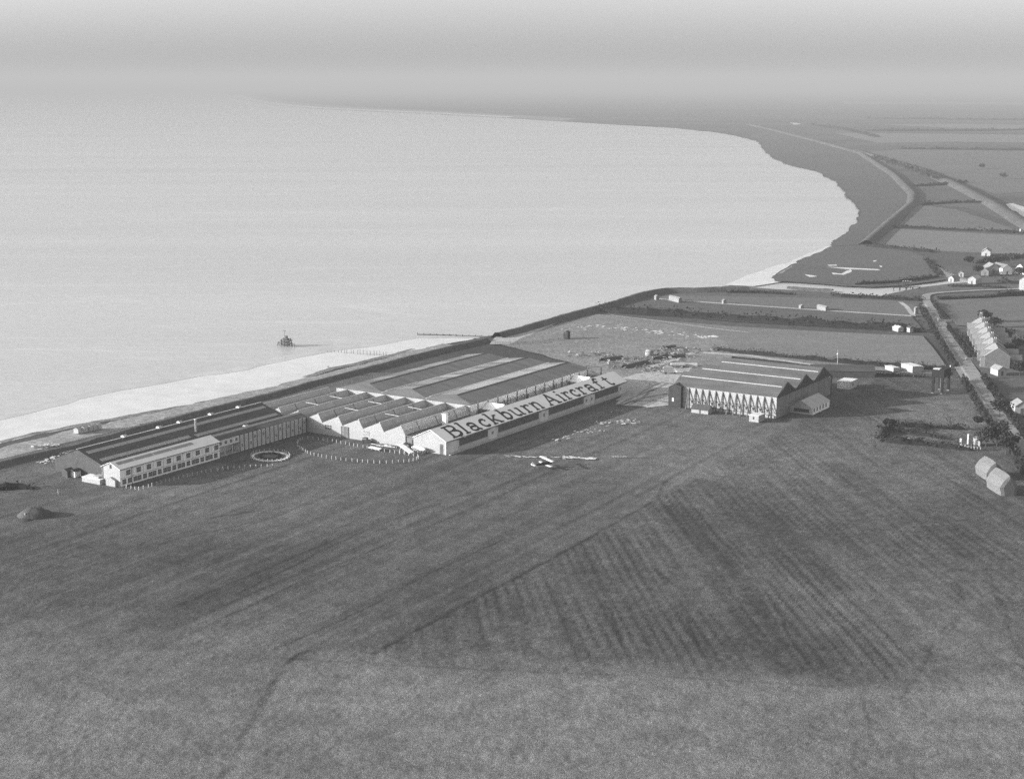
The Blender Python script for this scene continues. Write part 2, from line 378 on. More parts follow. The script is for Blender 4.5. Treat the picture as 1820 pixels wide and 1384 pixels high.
LIGHTS = [(G(1640, 1090), 34, 0.16), (G(1480, 800), 50, 0.42), (G(1690, 740), 45, 0.46), (G(1350, 770), 30, 0.10), (G(330, 905), 30, 0.12), (G(60, 900), 26, 0.10), (G(980, 1300), 40, 0.06), (G(1740, 1150), 30, 0.26), (G(1560, 1120), 22, 0.16), (G(1440, 1215), 7, 0.3), (G(1150, 770), 25, 0.06), (G(1620, 830), 25, 0.10),
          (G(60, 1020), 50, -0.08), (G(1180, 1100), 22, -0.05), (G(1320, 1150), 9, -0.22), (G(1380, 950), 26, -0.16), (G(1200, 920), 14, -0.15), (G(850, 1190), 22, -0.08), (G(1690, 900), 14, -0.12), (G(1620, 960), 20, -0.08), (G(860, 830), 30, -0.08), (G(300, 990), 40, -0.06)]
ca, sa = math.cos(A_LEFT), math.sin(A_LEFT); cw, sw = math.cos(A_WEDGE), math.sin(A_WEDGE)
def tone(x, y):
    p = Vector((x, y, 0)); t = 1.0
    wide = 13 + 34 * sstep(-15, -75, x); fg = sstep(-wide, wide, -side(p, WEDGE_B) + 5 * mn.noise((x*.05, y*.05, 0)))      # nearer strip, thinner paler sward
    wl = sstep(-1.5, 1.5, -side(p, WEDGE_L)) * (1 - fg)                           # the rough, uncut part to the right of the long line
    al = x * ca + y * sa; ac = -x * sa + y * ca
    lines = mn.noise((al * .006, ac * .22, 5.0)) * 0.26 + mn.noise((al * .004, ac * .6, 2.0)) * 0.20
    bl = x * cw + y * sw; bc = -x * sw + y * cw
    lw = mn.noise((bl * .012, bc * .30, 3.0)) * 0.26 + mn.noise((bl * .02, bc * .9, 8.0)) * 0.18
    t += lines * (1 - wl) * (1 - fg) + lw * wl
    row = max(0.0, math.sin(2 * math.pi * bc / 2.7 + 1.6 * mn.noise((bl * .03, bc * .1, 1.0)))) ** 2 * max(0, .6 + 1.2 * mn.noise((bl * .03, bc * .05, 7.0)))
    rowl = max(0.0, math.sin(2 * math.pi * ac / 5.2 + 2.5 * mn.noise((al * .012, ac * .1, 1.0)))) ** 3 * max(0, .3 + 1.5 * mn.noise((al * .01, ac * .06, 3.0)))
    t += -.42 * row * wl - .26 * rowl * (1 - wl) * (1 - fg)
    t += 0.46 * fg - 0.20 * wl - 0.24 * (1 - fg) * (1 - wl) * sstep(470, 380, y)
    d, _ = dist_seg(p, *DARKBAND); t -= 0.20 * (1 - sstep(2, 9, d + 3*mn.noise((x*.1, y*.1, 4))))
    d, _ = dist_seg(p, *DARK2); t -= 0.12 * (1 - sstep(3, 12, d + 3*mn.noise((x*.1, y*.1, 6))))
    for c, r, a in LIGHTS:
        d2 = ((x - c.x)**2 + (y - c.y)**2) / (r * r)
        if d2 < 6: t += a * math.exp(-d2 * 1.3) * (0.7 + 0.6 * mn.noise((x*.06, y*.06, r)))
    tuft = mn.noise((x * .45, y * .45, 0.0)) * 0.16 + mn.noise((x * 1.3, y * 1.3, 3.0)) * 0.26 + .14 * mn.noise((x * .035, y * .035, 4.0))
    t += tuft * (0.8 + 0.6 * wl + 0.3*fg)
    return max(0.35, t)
WORN = [
    ([(665, 1160), (790, 1092), (900, 1034), (1010, 975), (1090, 930), (1155, 893), (1170, 878), (1182, 855)], 0.8, -0.6),
    ([(390, 1384), (420, 1330), (455, 1265), (490, 1205), (525, 1165), (548, 1155)], 1.1, -0.55),
    ([(405, 1384), (436, 1328), (470, 1268), (505, 1208)], 1.1, 0.30),
    ([(1095, 935), (1140, 990), (1200, 1040)], 0.30, -0.42),
    ([(1170, 880), (1270, 1010), (1320, 1080), (1385, 1160)], 0.45, -0.42),
    ([(1265, 940), (1330, 1010), (1380, 1080), (1410, 1140), (1460, 1205)], 0.40, -0.42),
    ([(1262, 946), (1326, 1014), (1376, 1084), (1405, 1142), (1452, 1207)], 0.30, 0.30),
    ([(1230, 905), (1300, 985), (1360, 1050)], 0.35, 0.30),
    ([(1135, 960), (1170, 1020), (1215, 1090), (1250, 1160)], 0.3, -0.42),
    ([(1050, 1000), (1080, 1070), (1110, 1150)], 0.3, -0.42),
    ([(1690, 1035), (1705, 1060), (1700, 1095), (1665, 1130), (1640, 1185), (1600, 1240)], 0.35, -0.42),
    ([(1700, 1033), (1712, 1062), (1706, 1100), (1672, 1134)], 0.30, -0.42),
    ([(1745, 1010), (1770, 1060), (1790, 1110), (1815, 1160), (1850, 1200)], 0.40, -0.42),
    ([(1752, 1008), (1777, 1058), (1797, 1106)], 0.30, -0.42),
    ([(1380, 812), (1440, 840), (1500, 870), (1580, 920), (1640, 965), (1720, 1000), (1750, 1015)], 0.8, 0.30),
    ([(1400, 812), (1450, 838), (1480, 856)], 0.9, 0.30),
    ([(1120, 813), (1240, 812), (1345, 812)], 0.45, -0.42),
    ([(1080, 742), (1200, 757), (1300, 766), (1400, 768), (1500, 777), (1560, 785), (1660, 805)], 0.55, -0.42),
    ([(1540, 757), (1552, 778), (1556, 795), (1570, 800)], 0.35, -0.42),
    ([(740, 862), (760, 855), (800, 853), (830, 860), (815, 872), (770, 874), (738, 866)], 0.45, -0.42),
    ([(280, 966), (350, 948), (420, 934), (450, 926), (500, 914)], 0.40, -0.42),
    ([(340, 925), (420, 912), (480, 903), (560, 893)], 0.35, -0.42),
    ([(420, 1055), (560, 985), (640, 945), (760, 900), (860, 870)], 0.30, -0.42),
    ([(400, 1095), (560, 1020), (700, 960), (830, 905)], 0.40, -0.42),
    ([(100, 1120), (250, 1060), (400, 1000), (560, 935)], 0.30, 0.30),
    ([(505, 1145), (640, 1085), (760, 1020), (900, 955)], 0.35, -0.42),
    ([(10, 1100), (140, 1040), (270, 985), (400, 940)], 0.30, 0.30),
    ([(500, 1168), (700, 1180), (900, 1190), (1100, 1198), (1300, 1208), (1500, 1220)], 0.35, -0.42),
    ([(1530, 1235), (1545, 1280), (1548, 1330)], 0.5, -0.42),
]
import numpy as np
def wear(X, Y, T):
    """worn and pressed lines across the sward, softly edged"""
    XY = np.stack([X, Y], 1)
    for pts, wd, amt in WORN:
        P = wob(smooth_path(gp(pts), 8), 3, .5, .25); f = np.zeros(len(X)); wd = max(.42, wd * .75)
        for a, b in zip(P, P[1:]):
            r = 3 * wd; i = np.nonzero((X > min(a.x, b.x) - r) & (X < max(a.x, b.x) + r) & (Y > min(a.y, b.y) - r) & (Y < max(a.y, b.y) + r))[0]
            if not len(i): continue
            A_ = np.array(a.xy); D = np.array((b - a).xy); q = XY[i] - A_; t = np.clip(q @ D / (D @ D), 0, 1); d = np.hypot(*(q - t[:, None] * D).T)
            f[i] = np.maximum(f[i], np.exp(-(d / wd) ** 2))
        i = np.nonzero(f > .02)[0]
        T[i] += amt * f[i] * np.array([.75 + .9 * mn.noise((X[k] * .12, Y[k] * .12, 6.0)) for k in i])
def airfield():
    # rows get denser towards the camera
    ys = []; y = 205.0
    while y < 640: ys.append(y); y += 0.62 * max(0.8, y / 330.0)
    NX = 560; verts = []; tones = []
    for y in ys:
        x0, x1 = -0.44 * y - 30, 0.44 * y + 30
        for i in range(NX):
            x = x0 + (x1 - x0) * i / (NX - 1)
            p = Vector((x, y, 0)) - O; s_, t_ = p.dot(U), p.dot(V)
            k = 0.25 + 0.75 * sstep(0, 25, -t_ - 62) * sstep(0, 25, -t_ - 137 + (0 if s_ > 150 else 90)) if s_ > 60 else 0.25 + 0.75 * sstep(2, 25, -t_)
            h = 0.15 * mn.noise((x * .8, y * .8, 1.0)) + 0.10 * mn.noise((x * .16, y * .16, 2.0))
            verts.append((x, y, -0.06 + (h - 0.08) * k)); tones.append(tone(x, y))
    faces = []
    for j in range(len(ys) - 1):
        for i in range(NX - 1):
            k = j * NX + i
            # leave the grass out where the shore, the bank and the works yard are
            c = Vector(verts[k]); 
            if side(c, (BANK_A, BANK_B)) > 4: continue
            faces.append((k, k + 1, k + NX + 1, k + NX))
    me = bpy.data.meshes.new('airfield'); me.from_pydata(verts, [], faces); me.materials.append(MATS['airfield_grass'])
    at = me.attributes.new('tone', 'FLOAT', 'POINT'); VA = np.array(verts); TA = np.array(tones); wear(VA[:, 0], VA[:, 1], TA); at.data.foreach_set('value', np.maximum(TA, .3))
    me.polygons.foreach_set('use_smooth', [True] * len(me.polygons)); me.update()
    return structure('airfield', me)
BANK_A, BANK_B = G(0, 822), G(860, 606)
airfield()

# tracks and worn lines over the grass
def track(pts, wd, m='track_dark', z=0.12, n=8, wa=0.8, name='wheel_track'):
    return ribbon(name, wob(smooth_path(gp(pts), n), 2.5, 0.35, 0.3), wd, m, z, wa)
# chalky scraps left along the old line east of the works
def flecks(name, pts, n, wdt, seed, m='chalk', z=0.13, spread=1.2, ln=(0.8, 3.0)):
    rnd = random.Random(seed); P = gp(pts); mb = MB()
    for _ in range(n):
        k = rnd.randrange(len(P) - 1); p = P[k].lerp(P[k + 1], rnd.random()); d = (P[k+1] - P[k]).normalized(); q = Vector((-d.y, d.x, 0))
        p = p + q * rnd.gauss(0, spread); a = rnd.uniform(*ln) * .7; b = rnd.uniform(.2, .8) * wdt
        zz = z + rnd.random() * .03
        mb.face(*[(c.x, c.y, zz) for c in (p - d*a*.5 - q*b*.2, p - d*a*.2 - q*b*.5, p + d*a*.4 - q*b*.4, p + d*a*.5 + q*b*.2, p + d*a*.1 + q*b*.5, p - d*a*.4 + q*b*.4)])
    o = link(name, mb.mesh(name, m)); o['kind'] = 'stuff'; o['label'] = 'pale chalk scraps lying along a line in the grass'; return o
flecks('chalk_scraps', [(900, 811), (950, 812.5), (1010, 813), (1056, 815)], 60, .8, 3, spread=0.5)
flecks('chalk_scraps', [(1000, 812), (1058, 815)], 45, 1.3, 4, spread=0.7)
flecks('chalk_scraps', [(1085, 812), (1120, 812)], 9, .7, 5, spread=0.4)
flecks('chalk_scraps', [(1010, 782), (1060, 762), (1100, 748), (1135, 752)], 40, 1.1, 6, spread=2.5)
flecks('chalk_scraps', [(1050, 750), (1075, 752), (1140, 750)], 18, 1.4, 8, spread=2.0)
flecks('chalk_scraps', [(985, 785), (1010, 775)], 9, .9, 9, spread=1.2)

# works yard, fields, roads, paths
sheet('works_yard', wob(gp([(1095, 720), (1105, 700), (1090, 680), (1130, 665), (1230, 652), (1212, 672), (1195, 690), (1192, 720), (1150, 725), (1120, 712)]), 3, 1.5, 0.1), 'pale_track', 0.10)
sheet('works_yard', wob(gp([(1103, 721), (1108, 700), (1130, 681), (1198, 670), (1196, 717), (1150, 723), (1103, 721)]), 3, 1.2, 0.1), 'pale_track', 0.115)
sheet('rough_ground', wob(gp([(870, 606), (930, 592), (1010, 572), (1060, 558), (1180, 572), (1290, 605), (1300, 632), (1290, 660), (1225, 668), (1130, 672), (1090, 680), (1060, 662), (1000, 640), (900, 615)]), 5, 2, 0.08), 'rough_ground', 0.085)
sheet('shore_strip', wob(gp([(880, 600), (905, 590), (985, 566), (1000, 570), (930, 600), (905, 612), (870, 612)]), 5, 1, 0.08), 'pale_track', 0.095)
for k, (a, b, c) in enumerate([((1096, 712), (1140, 690), (1195, 676)), ((1100, 722), (1150, 706), (1192, 700)), ((1092, 705), (1130, 682), (1180, 662)), ((1120, 714), (1160, 712), (1190, 716))]):
    track([a, b, c], 1.1, 'track_dark' if k % 2 else 'gravel_path', 0.13, 8, 1.2, 'yard_rut')
for x, y, dx, dy, wd in ((1102, 719, 60, -26, .9), (1112, 722, 70, -22, .6), (1128, 716, 58, -34, 1.2), (1150, 721, 42, -14, .7), (1136, 700, 52, -24, .8)):
    track([(x, y), (x + dx*.5, y + dy*.6), (x + dx, y + dy)], wd, 'rough_ground', 0.135, 8, 1.8, 'yard_rut')
A1 = [(1060, 558), (1180, 570), (1300, 580), (1420, 587), (1560, 594), (1640, 597), (1660, 620), (1683, 652), (1600, 650), (1500, 642), (1400, 634), (1300, 625), (1290, 607), (1180, 574)]
sheet('field', gp(A1), 'field_pale', 0.10)
sheet('field', gp([(1100, 545), (1160, 532), (1290, 541), (1450, 552), (1620, 563), (1645, 590), (1560, 585), (1420, 578), (1300, 571), (1180, 560)]), 'field_dark', 0.10)
sheet('field', gp([(1160, 530.5), (1190, 524), (1300, 527), (1450, 530), (1600, 535), (1632, 545), (1640, 562), (1620, 561), (1450, 550), (1290, 539)]), 'field_mid', 0.105)
ribbon('field_path', gp([(1165, 531.2), (1290, 540), (1450, 551), (1624, 562)]), 4.0, 'gravel_path', 0.125, 0.4)
ribbon('field_path', gp([(1624, 562), (1612, 545), (1600, 537)]), 2.5, 'gravel_path', 0.125, 0.4)
ribbon('field_path', gp([(1085, 560), (1180, 572), (1260, 583), (1330, 591)]), 1.2, 'pale_track', 0.13, 0.4)
ribbon('field_margin', gp([(1235, 622), (1300, 630), (1400, 640), (1500, 650), (1600, 658), (1690, 663)]), 9, 'rough_ground', 0.095, 0.2)
ribbon('farm_lane', wob(gp([(1150, 655), (1235, 626), (1330, 632), (1490, 655)]), 5, 1, 0.1), 4, 'pale_track', 0.11, 0.3)
ROAD_L = [(1643, 541), (1671, 595), (1702, 647), (1735, 700), (1768, 755), (1800, 805), (1840, 868)]
ROAD_R = [(1657, 541), (1680, 578), (1718, 632), (1760, 690), (1798, 740), (1835, 790), (1880, 850)]
rl, rr = smooth_path(gp(ROAD_L), 6), smooth_path(gp(ROAD_R), 6)
sheet('road_verge', rl + list(reversed(rr)), 'track_light', 0.10)
mid = [(a.lerp(b, .36)) for a, b in zip(rl, rr)]
ribbon('road', mid, 9.0, 'road_surface', 0.13, 0.05)
ribbon('road', smooth_path(gp([(1650, 541), (1646, 530), (1655, 522), (1720, 517), (1820, 513)]), 6), 4.5, 'road_surface', 0.125, 0.1)
ribbon('kerb', [a.lerp(b, .12) for a, b in zip(rl, rr)], 1.0, 'gravel_path', 0.14, 0.3)
sheet('field', gp([(1662, 535), (1760, 528), (1850, 526), (1900, 590), (1800, 586), (1700, 578)]), 'field_mid', 0.05)
sheet('garden_plots', gp([(1700, 580), (1850, 588), (1900, 700), (1840, 760), (1770, 690), (1725, 640)]), 'field_dark', 0.045)
# far fields on the right: strips of different crops
rnd = random.Random(11)
FARF = [([(1545, 436), (1590, 406), (1820, 418), (1900, 440), (1900, 455), (1680, 446)], 'field_pale'),
        ([(1598, 400), (1630, 364), (1700, 372), (1820, 412), (1700, 406)], 'field_mid'),
        ([(1540, 270), (1640, 262), (1820, 268), (1960, 290), (1960, 330), (1770, 345), (1650, 300)], 'field_mid'),
        ([(1560, 221), (1700, 220), (1980, 226), (1980, 231), (1700, 228)], 'field_pale'),
        ([(1480, 236), (1700, 238), (1980, 242), (1980, 256), (1700, 252), (1560, 254)], 'field_pale'),
        ([(1390, 205), (1600, 207), (1980, 210), (1980, 214), (1600, 214), (1410, 212)], 'field_dark'),
        ([(1620, 345), (1700, 338), (1760, 370), (1800, 395), (1720, 370), (1636, 362)], 'field_dark'),
        ([(1050, 190), (1500, 190), (1980, 193), (1980, 197), (1500, 195), (1100, 195)], 'field_dark'),
        ([(1500, 181), (1980, 183), (1980, 187), (1500, 185)], 'field_pale')]
for k, (pl, mm) in enumerate(FARF): sheet('field', gp(pl), mm, -0.25 + 0.01 * k)
sheet('salt_marsh', wob(gp([(1374, 492), (1400, 478), (1432, 458), (1476, 440), (1540, 438), (1620, 446), (1655, 460), (1668, 478), (1676, 490), (1620, 502), (1550, 507), (1450, 501), (1390, 498)]), 6, 1.5, .05), 'marsh', -0.22)
sheet('salt_marsh', wob(gp([(1480, 437), (1510, 407), (1525, 392), (1530, 378), (1522, 360), (1508, 349), (1501, 336), (1486, 321), (1452, 303), (1400, 291), (1366, 274), (1350, 250), (1330, 240), (1375, 232), (1450, 252), (1530, 274), (1590, 312), (1622, 346), (1624, 360), (1586, 390), (1540, 434)]), 12, 3, .02), 'marsh', -0.20)
for pl in ([(1470, 474), (1500, 475), (1560, 478), (1566, 480), (1505, 478)], [(1478, 484), (1495, 486), (1505, 481), (1512, 478), (1515, 482), (1500, 488), (1480, 487)], [(1430, 487), (1446, 489), (1452, 491), (1440, 492)], [(1552, 463), (1558, 462), (1558, 464), (1553, 465)], [(1563, 471), (1570, 473), (1566, 475)], [(1470, 470.5), (1488, 470), (1488, 471.5), (1472, 472)]):
    sheet('marsh_pool', wob(gp(pl + pl[:1]), 3, .8, .15), 'beach', -0.15)
for pl in ([(1788, 362), (1800, 361), (1822, 368), (1840, 384), (1835, 394), (1816, 386), (1808, 376), (1795, 372)], [(1404, 218), (1416, 218.5), (1424, 221), (1412, 222)]):
    sheet('pond', wob(gp(pl + pl[:1]), 4, 1, .1), 'estuary_water', -0.14)

# embankments
def bank(name, pts, wbase, wtop, h, m='bank_grass', z0=-0.5, step=4):
    P = wob(gp(pts), step, 0.5, 0.1); mb = MB(); L = len(P)
    prof = [(-wbase/2, 0), (-wbase*.36, h*.35), (-wtop/2, h), (wtop/2, h), (wbase*.36, h*.35), (wbase/2, 0)]
    for i, p in enumerate(P):
        d = (P[min(i+1, L-1)] - P[max(i-1, 0)]).normalized(); nr = Vector((-d.y, d.x, 0))
        for k, (a, hh) in enumerate(prof):
            j = mn.noise((p.x*.2, p.y*.2, k*3.1)); q = p + nr * (a + j * .35)
            mb.v.append((q.x, q.y, z0 + hh + (j * .25 if 0 < k < 5 else 0)))
    n = len(prof)
    mb.f = [(i*n+k, i*n+k+1, (i+1)*n+k+1, (i+1)*n+k) for i in range(L-1) for k in range(n-1)]
    return structure(name, mb.mesh(name, m, True))
bank('sea_bank', [(-250, 890), (0, 826), (136, 795), (231, 767), (380, 728), (484, 703), (560, 681), (651, 658), (760, 629), (864, 605)], 6.2, 2.0, 1.7)
bank('sea_bank', [(884, 600), (930, 588), (1000, 567), (1075, 547), (1140, 527), (1165, 521), (1185, 518.5), (1245, 518), (1275, 517), (1330, 516)], 8, 2.2, 2.8)
bank('flood_bank', [(1540, 434), (1588, 391), (1622, 362), (1624, 346), (1590, 312), (1530, 273), (1450, 251), (1372, 231), (1330, 222)], 14, 3, 3.5, step=14)
bank('flood_bank', [(1400, 511), (1480, 516)], 5, 2, 1.2)
bank('rail_embankment', [(1900, 440), (1820, 398), (1762, 362), (1700, 330), (1640, 304), (1570, 284), (1520, 268)], 20, 8, 4.0, step=14)
# spoil mound in the grass at left
def lump(name, label, cat, loc, rx, ry, h, m, seed, n=18, rings=7, rz=0.0, amp=0.25, power=1.6):
    mb = MB()
    for j in range(rings + 1):
        f = j / rings
        for k in range(n):
            a = 2*math.pi*k/n; nz = 1 + amp * mn.noise((math.cos(a)*1.6 + seed, math.sin(a)*1.6, f*1.5))
            mb.v.append((rx*f*nz*math.cos(a), ry*f*nz*math.sin(a), h*(1 - f**power)*(1 + amp*.8*mn.noise((seed, k*.7, j*.9))) - 0.15*(j == rings)))
    mb.f = [(j*n+k, j*n+(k+1) % n, (j+1)*n+(k+1) % n, (j+1)*n+k) for j in range(rings) for k in range(n)]
    o = link(name, mb.mesh(name, m, True), None, loc, rz); return tag(o, label, cat)
ld = lump('earth_mound', 'rough earth mound on the grass left of the office building, dark on one side', 'mound', G(62, 916), 5.2, 4.0, 2.3, 'earth', 3.0, power=2.6)
lump('earth_mound', 'low bare patch of spoil just below the earth mound', 'mound', G(40, 924), 3.0, 1.5, 0.5, 'earth', 8.0)

# ------------------------------------------------------------------ vegetation
def leaves(mb, c, r, n, rnd, size, flat=0.9):
    for _ in range(n):
        while True:
            d = Vector((rnd.uniform(-1, 1), rnd.uniform(-1, 1), rnd.uniform(-1, 1)))
            if 0.15 < d.length < 1: break
        p = Vector(c) + Vector((d.x*r[0], d.y*r[1], d.z*r[2])); s = size * rnd.uniform(.6, 1.4)
        a = Vector((rnd.gauss(0, 1), rnd.gauss(0, 1), rnd.gauss(0, .7))).normalized() * s; b = a.cross(Vector((rnd.gauss(0, 1), rnd.gauss(0, 1), rnd.gauss(0, 1)))).normalized() * s * flat
        mb.face(p - a, p - b*.8, p + a*.9, p + b)
def hedge(label, pts, wd, h, m='foliage_dark', size=0.4, dens=2.6, name='hedge', gaps=0.0, world=False, cat='hedge'):
    """a hedge: uneven core with leaf clumps standing out of it"""
    P = wob(pts if world else gp(pts), max(1.2, wd * .8), wd * .15, 0.2); L = len(P); rd = random.Random(len(label) * 7 + int(P[0].x)); mb = MB(); n = 7
    hs = [max(.35, 1 + .55 * mn.noise((p.x*.17, p.y*.17, 2.2)) + .35 * mn.noise((p.x*.6, p.y*.6, 5.2))) for p in P]
    for i, p in enumerate(P):
        d = (P[min(i+1, L-1)] - P[max(i-1, 0)]).normalized(); nr = Vector((-d.y, d.x, 0)); e = 0.45 if i in (0, L-1) else 1
        for k in range(n):
            a = math.pi * k / (n - 1); j = 1 + .3 * mn.noise((p.x*.7 + k, p.y*.7, k*2.0))
            q = p + nr * (math.cos(a) * wd/2 * j * e * .7); mb.v.append((q.x, q.y, -.3 + (math.sin(a)**.6) * h * hs[i] * j * e * .72 + .1*(k in range(1, n-1))))
    mb.f = [(i*n+k, i*n+k+1, (i+1)*n+k+1, (i+1)*n+k) for i in range(L-1) for k in range(n-1)]
    core = MB(); nc, nf = len(mb.v), len(mb.f)
    for i, p in enumerate(P):
        if gaps and mn.noise((p.x*.05, p.y*.05, 33.0)) > .5 - gaps: continue
        leaves(mb, (p.x, p.y, h*.55*hs[i]), (wd*.62, wd*.62, h*.6*hs[i]), int(dens * 7), rd, size)
    o = link(name, mb.mesh(name, m)); core.v = mb.v[:nc]; core.f = mb.f[:nf]; mb.v = mb.v[nc:]; mb.f = [tuple(i - nc for i in f) for f in mb.f[nf:]]
    tag(o, label, cat); o.data = mb.mesh(name, m); part('inner_twigs', core, 'hedge_core', o); return o
def tree(label, loc, h, r, seed, m='foliage_dark', leafn=420, size=0.5, trunk_h=0.3, name='broadleaf_tree', bare=False):
    rd = random.Random(seed); t = thing(name, label, 'tree', loc, rd.random() * 6)
    mb = MB(); th = h * trunk_h; mb.bar((0, 0, -.2), (0, 0, th), h*.05, h*.035, 6)
    tips = []
    for k in range(7 if not bare else 11):
        a = 2*math.pi*k/7 + rd.random(); e = rd.uniform(.4, 1.15); ln = h * rd.uniform(.32, .55)
        q = Vector((math.cos(a)*math.cos(e), math.sin(a)*math.cos(e), math.sin(e))) * ln + Vector((0, 0, th*.9)); mb.bar((0, 0, th*.85), q, h*.022, h*.008, 5); tips.append(q)
        for _ in range(3):
            q2 = q.lerp(Vector((0, 0, th)), rd.uniform(.1, .5)); q3 = q2 + Vector((rd.gauss(0, 1), rd.gauss(0, 1), rd.uniform(.2, 1.2))).normalized()*h*.2; mb.bar(q2, q3, h*.009, h*.003, 4); tips.append(q3)
    part('trunk', mb, 'bark', t)
    cr = MB()
    for q in tips:
        k = rd.uniform(.45, .8) * r * .62; leaves(cr, q, (k, k, k*.75), leafn // len(tips), rd, size)
    if not bare: leaves(cr, (0, 0, th + (h-th)*.45), (r*.8, r*.8, (h-th)*.45), leafn // 3, rd, size)
    part('crown', cr, m, t); return t

hedge('dark scrub bank at the left edge below the sea bank', [(-30, 872), (10, 868), (38, 866), (60, 869)], 5, 2.2, size=.35)
hedge('tall broad dark hedge crossing between the two long fields', [(1072, 553), (1130, 557), (1200, 561), (1300, 568), (1400, 575), (1500, 581), (1575, 585), (1630, 588)], 8.5, 4.4, size=.6, dens=4)
hedge('thin clipped hedge behind the buttressed hangar', [(1268, 622), (1320, 628), (1400, 636), (1500, 645), (1600, 652), (1686, 657)], 2.2, 2.2, size=.3)
hedge('hedge along the top field beside the creek', [(1480, 524), (1496, 527), (1540, 529), (1600, 532), (1640, 534)], 3, 2.2, size=.5)
hedge('low scrubby hedge at the creek mouth', [(1290, 519), (1350, 520), (1410, 523)], 3, 1.4, size=.4)
hedge('roadside hedge on the works side of the road, upper stretch', [(1636, 546), (1652, 572), (1664, 596), (1682, 626), (1697, 652)], 3.0, 2.0, size=.45)
hedge('roadside hedge on the works side of the road, lower stretch past the water tower', [(1712, 676), (1728, 704), (1748, 738), (1766, 762)], 3.0, 2.0, size=.45)
hedge('tall roadside hedge beside the haystacks', [(1775, 772), (1795, 800), (1815, 830), (1840, 862)], 4, 3.2, size=.5)
hedge('roadside hedge on the village side, at the corner field', [(1658, 538), (1668, 552), (1677, 570)], 2.2, 2.2, size=.4)
hedge('broken garden hedge in front of the terrace houses', [(1684, 582), (1700, 604), (1716, 626), (1724, 638)], 2.0, 1.6, size=.4, gaps=.25)
hedge('roadside hedge on the village side below the terrace', [(1746, 672), (1764, 696), (1778, 718), (1796, 744), (1830, 786)], 2.6, 2.4, size=.45)
hedge('dark line of hedge behind the corner field on the village road', [(1668, 531), (1740, 530), (1780, 527)], 2, 1.6, size=.4)
hedge('thick dark hedge running to the right edge by the creek', [(1772, 527), (1800, 524), (1850, 523)], 5, 3, size=.6)
hedge('top hedge of the enclosed garden', [(1590, 757), (1620, 758), (1660, 760), (1715, 763)], 2.4, 1.7, size=.35, dens=4)
hedge('thick bottom hedge of the enclosed garden', [(1566, 783), (1600, 787), (1650, 791), (1700, 797), (1728, 800)], 3.6, 2.1, size=.4, dens=4)
hedge('bulky dark shrubs closing the left end of the enclosed garden', [(1566, 778), (1574, 768), (1588, 761)], 5.0, 2.4, size=.45)
hedge('dark shrubs inside the enclosed garden', [(1598, 766), (1620, 770), (1650, 774), (1668, 778)], 4.5, 1.8, size=.4)
hedge('clump of bushes in the middle of the enclosed garden', [(1664, 775), (1676, 779), (1690, 781)], 2.4, 1.6, size=.35)
hedge('hedge on the far edge of the marsh fields', [(1590, 404), (1650, 406), (1700, 408.5), (1740, 410)], 6, 2.4, 'hedge_far', .8, 1.5)
hedge('hedge continuing to the pale post at the right edge', [(1752, 411), (1790, 413), (1830, 415)], 6, 2.6, 'hedge_far', .8, 1.5)
hedge('row of bushes along the near edge of the creek field', [(1545, 437), (1600, 442), (1630, 446), (1664, 448)], 5, 2.6, 'hedge_far', .7, 1.5, gaps=.1)
hedge('scrub along the north bank of the creek', [(1520, 505), (1570, 503), (1620, 498), (1668, 491)], 4, 1.8, 'hedge_far', .6, 1.5, gaps=.1)
hedge('scrub beside the widening of the creek', [(1645, 461), (1652, 468), (1660, 480), (1668, 488)], 4, 1.6, 'hedge_far', .6, 1.5)
hedge('long hedge line on the far plain under the pale field', [(1540, 233), (1640, 233), (1720, 233), (1860, 231)], 26, 6, 'hedge_far', 3.0, 1.2)
hedge('faint hedge line nearest the horizon on the right', [(1540, 211), (1700, 213), (1860, 214)], 30, 6, 'hedge_far', 3.5, 1.0)
hedge('hedge line across the middle of the far plain', [(1600, 265), (1700, 266), (1860, 268)], 14, 4, 'hedge_far', 2, 1.2)
hedge('dark double hedge by the flood bank corner', [(1625, 331), (1680, 328), (1715, 324)], 8, 3, 'hedge_far', 1.5, 1.2)
hedge('short hedge between railway and flood bank', [(1640, 364), (1700, 360), (1750, 360)], 7, 2.6, 'hedge_far', 1.2, 1.2, gaps=.15)
hedge('dark wood edge beside the far railway bank', [(1560, 282), (1620, 300), (1680, 322)], 16, 5, 'hedge_far', 2, 1.4)
hedge('faint hedge on the far plain beyond the lagoon', [(1440, 222), (1500, 230), (1560, 244)], 18, 4, 'hedge_far', 2.5, 1.0)
hedge('hedge line at the back of the village', [(1735, 468), (1770, 462), (1830, 455)], 6, 3, 'hedge_far', .9, 1.3)
hedge('dark garden hedge below the village cottages', [(1776, 500), (1800, 503), (1850, 506)], 6, 3, 'hedge_far', .8, 1.4)
hedge('scrubby bank below the quay huts', [(1690, 508), (1740, 509), (1790, 512)], 4, 1.2, 'hedge_far', .6, 1.3, gaps=.2)
hedge('overgrown hedge along the back gardens of the terrace', [(1752, 580), (1775, 588), (1810, 600), (1850, 606)], 4, 2.4, size=.6)
hedge('dark shrubs in the front gardens of the terrace', [(1712, 598), (1724, 618), (1736, 640)], 4.5, 1.8, size=.5)
